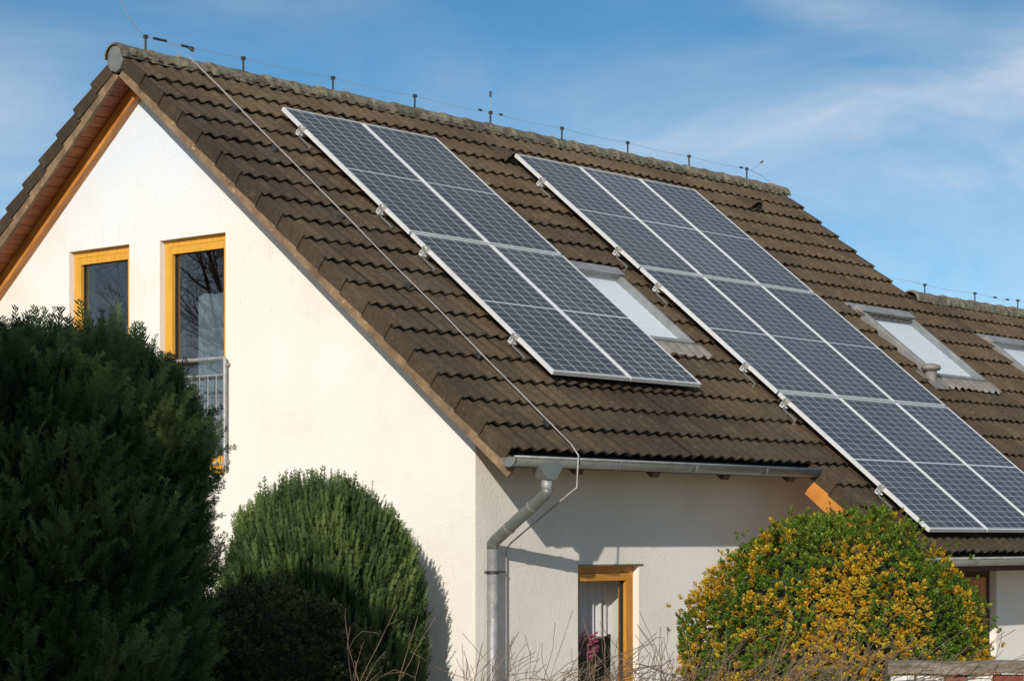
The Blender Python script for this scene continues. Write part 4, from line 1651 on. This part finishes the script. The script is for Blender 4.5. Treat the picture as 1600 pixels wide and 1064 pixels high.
def conifer(name, cx, cy, prof, N, label, cat, size, upness, palette, template, amp=0.06, s=2.2, ex=1.0, ey=1.0, depth=0.12, spread=0.5, group=None, spikes=0, trunk_r=0.09, core_in=0.13):
    o = thing(name, (cx, cy, GROUND), label, cat, group)
    pos, nrm, lm = sample_body(cx, cy, prof, N, amp, s, depth, ex, ey)
    dirs = nrm * (1 - upness) + np.array([0, 0, 1.0]) * upness + rng.normal(0, spread * 0.4, (N, 3))
    spin = rng.random(N) * 2 * math.pi
    sc = rng.uniform(size[0], size[1], N)
    if spikes:
        top = prof[-1][0]
        hi = np.argsort(-pos[:, 2] + rng.random(N) * 0.25)[:spikes]
        dirs[hi] = np.array([0, 0, 1.0]) + rng.normal(0, 0.12, (spikes, 3))
        sc[hi] *= rng.uniform(0.8, 1.45, spikes)
    pal = np.array(palette)
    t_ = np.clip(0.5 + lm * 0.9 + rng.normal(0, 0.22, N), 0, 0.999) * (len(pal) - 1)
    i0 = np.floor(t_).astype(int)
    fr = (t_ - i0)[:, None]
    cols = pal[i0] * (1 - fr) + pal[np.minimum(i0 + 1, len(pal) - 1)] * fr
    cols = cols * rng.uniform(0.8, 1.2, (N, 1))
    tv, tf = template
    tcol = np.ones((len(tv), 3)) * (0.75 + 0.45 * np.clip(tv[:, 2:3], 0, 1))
    V, Fq, C_ = scatter(tv, tf, pos, dirs, spin, sc, cols, tcol)
    big_mesh('foliage', V, Fq, C_, M['needle'], o)
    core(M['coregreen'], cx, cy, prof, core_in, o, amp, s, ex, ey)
    b_ = MB()
    b_.tube([(cx, cy, GROUND - 0.05), (cx + 0.02, cy, GROUND + 0.8), (cx, cy + 0.02, prof[-1][0] - 0.5)], [trunk_r, trunk_r * 0.8, 0.02], 9)
    b_.build('trunk', M['bark'], o)
    return o


FR = frond(11, 0.26, 0.034, 0.10)
FR2 = frond(8, 0.15, 0.048, 0.05)
# dark tall conifer at the left
profA = [(GROUND + 0.05, 0.65), (-2.4, 0.88), (-1.4, 0.92), (-0.64, 0.92), (-0.19, 0.92), (-0.02, 0.90), (0.12, 0.855), (0.23, 0.79), (0.31, 0.69), (0.36, 0.52), (0.39, 0.28), (0.40, 0.02)]
conifer('conifer_hedge', -5.061, -0.874, profA, 24000, 'tall dark green conifer at the left edge reaching the gable windows', 'conifer',
        (0.09, 0.22), 0.64, [(0.016, 0.030, 0.012), (0.036, 0.070, 0.024), (0.066, 0.118, 0.036), (0.13, 0.17, 0.05)], FR, amp=0.09, s=3.1, ex=1.06, ey=1.06, spread=0.66, spikes=400, depth=0.17)
# round green conifer before the gable wall
profB = [(GROUND + 0.05, 0.5), (-2.3, 0.70), (-1.7, 0.755), (-1.25, 0.755), (-0.94, 0.71), (-0.72, 0.64), (-0.54, 0.54), (-0.39, 0.39), (-0.31, 0.22), (-0.28, 0.02)]
conifer('round_conifer', -0.72, 1.23, profB, 26000, 'rounded green conifer with upright sprays standing before the white gable wall', 'conifer',
        (0.09, 0.19), 0.78, [(0.024, 0.042, 0.013), (0.046, 0.078, 0.022), (0.076, 0.118, 0.032), (0.12, 0.16, 0.045)], FR2, amp=0.055, s=3.2, spread=0.34, spikes=420, depth=0.13, core_in=0.09)
# low dark shrub in front of it
profC = [(GROUND + 0.05, 0.45), (-2.2, 0.66), (-1.6, 0.68), (-1.25, 0.58), (-1.05, 0.42), (-0.93, 0.18), (-0.89, 0.02)]


def leaf_sprig(n=7, seed=1):
    r_ = random.Random(seed)
    v, f = [], []
    for k in range(n):
        an = k * 2.4 + r_.uniform(-0.3, 0.3)
        el = 0.35 + 0.9 * k / n
        d = Vector((math.cos(an) * math.cos(el), math.sin(an) * math.cos(el), math.sin(el)))
        base = Vector((0, 0, 0.55 * k / n))
        side = d.cross(Vector((0, 0, 1)))
        side.normalize()
        nr = side.cross(d)
        ln = 0.62 * r_.uniform(0.8, 1.15)
        w_ = 0.17
        p0, p1, p2, p3 = base, base + d * ln * 0.5 + side * w_ + nr * 0.05, base + d * ln, base + d * ln * 0.5 - side * w_ + nr * 0.05
        o_ = len(v)
        v.extend([tuple(p0), tuple(p1), tuple(p2), tuple(p3)])
        f.append((o_, o_ + 1, o_ + 2, o_ + 3))
    return np.array(v, float), np.array(f)


SPR = leaf_sprig()


def leafy(name, cx, cy, prof, N, label, cat, size, colfn, amp, s, ex, ey, depth, mat_core, coreshrink=0.12, rot=0.0):
    o = thing(name, (cx, cy, GROUND), label, cat)
    pos, nrm, lm = sample_body(0, 0, prof, N, amp, s, depth, ex, ey)
    c_, s_ = math.cos(rot), math.sin(rot)
    R2 = np.array([[c_, -s_, 0], [s_, c_, 0], [0, 0, 1]])
    stray = rng.random(N) < 0.035
    pos = pos + nrm * (stray * rng.uniform(0.04, 0.13, N))[:, None]
    pos = pos @ R2.T + np.array([cx, cy, 0])
    nrm = nrm @ R2.T
    dirs = nrm * 0.7 + np.array([0, 0, 0.55]) + rng.normal(0, 0.30, (N, 3))
    spin = rng.random(N) * 6.28
    sc = rng.uniform(size[0], size[1], N)
    cols = colfn(pos, nrm, lm)
    V, Fq, C_ = scatter(SPR[0], SPR[1], pos, dirs, spin, sc, cols)
    nl = len(V) // 4
    jit = np.repeat(rng.uniform(0.72, 1.3, (nl, 1)), 4, axis=0)
    big_mesh('foliage', V, Fq, C_ * jit, M['leaf'], o)
    k0 = len(bpy.data.objects)
    # core in the rotated frame
    nz, na = 30, 40
    b_ = MB()
    V2, F2 = [], []
    z0, z1 = prof[0][0], prof[-1][0] - coreshrink
    for j in range(nz + 1):
        z = z0 + (z1 - z0) * j / nz
        r = max(0.01, float(profile_r(prof, z + coreshrink * 0.9 * j / nz)) - coreshrink)
        for i in range(na):
            an = 2 * math.pi * i / na
            p = np.array([r * ex * math.cos(an), r * ey * math.sin(an), 0]) @ R2.T
            V2.append((cx + p[0], cy + p[1], z))
    for j in range(nz):
        for i in range(na):
            F2.append((j * na + i, j * na + (i + 1) % na, (j + 1) * na + (i + 1) % na, (j + 1) * na + i))
    b_.add(V2, F2)
    b_.add(V2[-na:], [tuple(range(na))])
    b_.build('inner_twigs', mat_core, o, fix=False)
    b_ = MB()
    for q in range(5):
        an = q * 1.26
        b_.tube([(cx + 0.05 * math.cos(an), cy + 0.05 * math.sin(an), GROUND - 0.05), (cx + 0.2 * math.cos(an), cy + 0.2 * math.sin(an), GROUND + 0.6), (cx + 0.35 * math.cos(an), cy + 0.35 * math.sin(an), (GROUND + prof[-1][0]) / 2)], [0.035, 0.025, 0.01], 7)
    b_.build('stems', M['bark'], o)
    return o


def col_dark(pos, nrm, lm):
    t_ = np.clip(0.5 + lm + rng.normal(0, 0.3, len(pos)), 0, 1)[:, None]
    return np.array([0.022, 0.032, 0.010]) * (1 - t_) + np.array([0.085, 0.105, 0.028]) * t_


def col_yellow(pos, nrm, lm):
    n = len(pos)
    pt = np.array([mnoise.noise(Vector((q[0] * 2.3 + 3, q[1] * 2.3, q[2] * 2.6))) + 0.55 * mnoise.noise(Vector((q[0] * 9, q[1] * 9, q[2] * 9 + 4))) for q in pos])
    top = prof_y[-1][0]
    edge = np.clip((pos[:, 2] - (top - 0.38)) / 0.38, 0, 1)
    y_ = pt * 2.2 + 0.06 + rng.normal(0, 0.38, n) - edge * 0.95
    yel = np.array([0.52, 0.25, 0.010])
    yel2 = np.array([0.50, 0.40, 0.035])
    grn = np.array([0.065, 0.14, 0.014])
    grn2 = np.array([0.16, 0.22, 0.022])
    mixy = rng.random((n, 1))
    mixg = np.clip(rng.random((n, 1)) * 0.9 + edge[:, None] * 0.4, 0, 1)
    Yc = yel * mixy + yel2 * (1 - mixy)
    Gc = grn * (1 - mixg) + grn2 * mixg
    sel = (y_ > 0)[:, None]
    return np.where(sel, Yc, Gc)


leafy('dark_shrub', -3.16, -0.79, profC, 12000, 'low dark olive shrub in the shade at the foot of the rounded conifer', 'shrub', (0.035, 0.06), col_dark, 0.06, 3.0, 1.15, 1.0, 0.12, M['coregreen'])
prof_y = [(GROUND + 0.05, 0.80), (-2.4, 1.02), (-1.9, 1.09), (-1.45, 1.07), (-1.15, 0.985), (-0.90, 0.85), (-0.70, 0.67), (-0.57, 0.49), (-0.50, 0.30), (-0.475, 0.02)]
leafy('yellow_shrub', 0.80, -2.32, prof_y, 23000, 'big domed shrub of mixed green and golden yellow leaves before the eave', 'shrub', (0.030, 0.064), col_yellow, 0.105, 2.6, 1.0, 1.0, 0.15, M['coreolive'], 0.13)

# ------------------------------------------------------------ bare hedge of twigs in the foreground


def bare_shrub(name, base, n_main, spread, height, label, seed, group, lean=(0, 0), rr0=0.009, cap=0.0):
    r_ = random.Random(seed)
    o = thing(name, base, label, 'bare shrub', group)
    b_ = MB()

    def grow(p, d, ln, rad, lev):
        pts = [p]
        q = p.copy()
        n = 6
        rads = [rad]
        dd = d.copy()
        kids = []
        for i in range(n):
            dd = dd + Vector((r_.gauss(0, 0.11) + 0.05, r_.gauss(0, 0.11) - 0.05, r_.gauss(0, 0.09) - (0.06 if lev == 0 else 0.02)))
            dd.normalize()
            if q.z > GROUND + height + cap + r_.uniform(-0.12, 0.10):   # trimmed off at the hedge top
                break
            q = q + dd * ln / n
            pts.append(q.copy())
            rads.append(max(0.0016, rad * (1 - 0.8 * (i + 1) / n)))
            if lev < 3 and i > 0 and r_.random() < (0.75 if lev < 2 else 0.45):
                kids.append((q.copy(), dd.copy(), rads[-1]))
        if len(pts) < 2:
            return
        b_.tube(pts, rads, 5 if rad > 0.004 else 4)
        for (kp, kd, kr) in kids:
            ax = Vector((r_.gauss(0, 1), r_.gauss(0, 1), r_.gauss(0, 1))).normalized()
            nd = (kd + ax * 0.75).normalized()
            grow(kp, nd, ln * r_.uniform(0.35, 0.6), kr * 0.75, lev + 1)
    B = Vector(base)
    for k in range(n_main):
        an = r_.uniform(0, 2 * math.pi)
        out_ = Vector((math.cos(an), math.sin(an), 0)) * spread * r_.random()
        d = (Vector((0, 0, 1)) + out_ * 1.5 + Vector((lean[0], lean[1], 0))).normalized()
        grow(B + out_ * 0.2, d, height * r_.uniform(0.80, 1.12), rr0 * r_.uniform(0.6, 1.1), 0)
    b_.build('branches', M['twig'], o, fix=False)
    return o


CAMV = Vector(cam.location)
# positions spread in a row between camera and house, taken from the ground plan
rowA = Vector((-4.45, -3.10, GROUND))
rowB = Vector((-2.75, -5.05, GROUND))
lbls = ['bare twiggy shrub at the foot of the corner below the downpipe', 'bare twiggy shrub just right of the downpipe', 'bare twiggy shrub before the ground floor window',
        'dense bare shrub between the window and the yellow shrub', 'dense bare shrub before the left half of the yellow shrub', 'dense bare shrub before the middle of the yellow shrub',
        'bare shrub beside the weathered fence']
hts = [1.84, 1.80, 1.84, 1.93, 1.95, 1.92, 1.80]
nms = [13, 13, 14, 15, 14, 12, 8]
for k in range(7):
    p = rowA.lerp(rowB, (k + 0.3) / 7.0)
    p += Vector((rnd.uniform(-0.05, 0.05), rnd.uniform(-0.05, 0.05), 0))
    bare_shrub('bare_shrub', p, nms[k], 0.42, hts[k], lbls[k], 40 + k, 'bare leafless shrubs along the bottom')
bare_shrub('bare_shrub', (-4.52, -3.03, GROUND), 2, 0.15, 1.95, 'thin bare branch rising before the rounded conifer', 65, 'bare leafless shrubs along the bottom', rr0=0.008)

# ------------------------------------------------------------ fence at lower right
fo = thing('fence', (-2.6, -5.25, GROUND), 'weathered wooden fence rail over white boards at the lower right corner', 'fence')
f0, f1 = Vector((-2.882, -4.947, 0)), Vector((-2.0, -5.97, 0))
fd = (f1 - f0)
flen = fd.length
fd.normalize()
fn = Vector((-fd.y, fd.x, 0))
if fn.dot(CAMV - f0) < 0:
    fn = -fn


def FP(s, n, z):
    q = f0 + fd * s + fn * n
    return (q.x, q.y, z)


b = MB()
ns = 14
zt = -1.214
rr = random.Random(3)
for i in range(ns):
    a0, a1 = flen * i / ns, flen * (i + 1) / ns
    j0, j1 = 0.004 * math.sin(i * 1.3), 0.004 * math.sin((i + 1) * 1.3)
    b.add([FP(a0, -0.03, zt - 0.058), FP(a1, -0.03, zt - 0.058), FP(a1, 0.045, zt - 0.062 + j1), FP(a0, 0.045, zt - 0.062 + j0),
           FP(a0, -0.03, zt + j0), FP(a1, -0.03, zt + j1), FP(a1, 0.04, zt - 0.01 + j1), FP(a0, 0.04, zt - 0.01 + j0)],
          [(0, 1, 2, 3), (4, 7, 6, 5), (3, 2, 6, 7), (0, 4, 5, 1)] + ([(0, 3, 7, 4)] if i == 0 else []) + ([(1, 5, 6, 2)] if i == ns - 1 else []))
b.build('top_rail', M['oldwood'], fo, fix=False)
s = 0.02
k = 0
while s < flen - 0.05:
    wdt = rr.uniform(0.10, 0.16)
    b = MB()
    b.box((s, -0.012, GROUND), (s + wdt, 0.010, zt - 0.066 - rr.uniform(0, 0.004)), fn=lambda a_, c_, z: FP(a_, c_, z))
    b.build('board', M['redwood'] if k in (2, 4) else M['whiteboard'], fo)
    s += wdt + rr.uniform(0.006, 0.02)
    k += 1
for s in (0.3, flen - 0.3):
    b = MB()
    b.box((s, -0.10, GROUND), (s + 0.08, -0.032, zt - 0.07), fn=lambda a_, c_, z: FP(a_, c_, z))
    b.build('post', M['oldwood'], fo)

# ------------------------------------------------------------ trees mirrored in the window panes, and an unseen conifer added for shade
profS = [(GROUND + 0.05, 0.7), (-1.5, 1.15), (0.2, 1.2), (1.4, 1.1), (2.0, 0.8), (2.35, 0.05)]
conifer('conifer_hedge', -9.6, -3.35, profS, 2600, 'unseen clipped conifer added left of the view to shade the dark conifer', 'conifer', (0.3, 0.5), 0.45,
        [(0.012, 0.024, 0.010), (0.03, 0.055, 0.02)], FR, amp=0.08, spread=0.7)


def bare_tree(x, y, hgt, seed, label):
    r_ = random.Random(seed)
    o = thing('bare_tree', (x, y, GROUND), label, 'tree', 'bare trees across the garden')
    tk, br = MB(), MB()

    def grow(p, d, ln, rad, lev):
        pts, rads = [p], [rad]
        q, dd = p.copy(), d.copy()
        n = 5
        kids = []
        for i in range(n):
            dd = (dd + Vector((r_.gauss(0, 0.13), r_.gauss(0, 0.13), r_.gauss(0, 0.08) + 0.03))).normalized()
            q = q + dd * ln / n
            pts.append(q.copy())
            rads.append(rad * (1 - 0.6 * (i + 1) / n))
            if lev < 4 and i > (1 if lev == 0 else 0):
                kids.append((q.copy(), dd.copy(), rads[-1]))
        (tk if lev == 0 else br).tube(pts, rads, 6 if lev < 2 else 3)
        for kp, kd, kr in kids:
            for _ in range(2 if lev < 3 else 2):
                ax = Vector((r_.gauss(0, 1), r_.gauss(0, 1), r_.gauss(0, 0.6))).normalized()
                grow(kp, (kd + ax * 0.8).normalized(), ln * r_.uniform(0.45, 0.62), kr * 0.7, lev + 1)
    grow(Vector((x, y, GROUND - 0.1)), Vector((0, 0, 1)), hgt, 0.13, 0)
    tk.build('trunk', M['bark'], o)
    br.build('crown', M['bark'], o, fix=False)


bare_tree(-8.6, 12.1, 5.2, 5, 'bare tree left of the view mirrored in the tall gable window')
bare_tree(-10.8, 13.2, 5.5, 8, 'bare tree mirrored in the far gable window')
bare_tree(-13.5, 16.5, 6.2, 13, 'tallest bare tree, standing behind the other two')
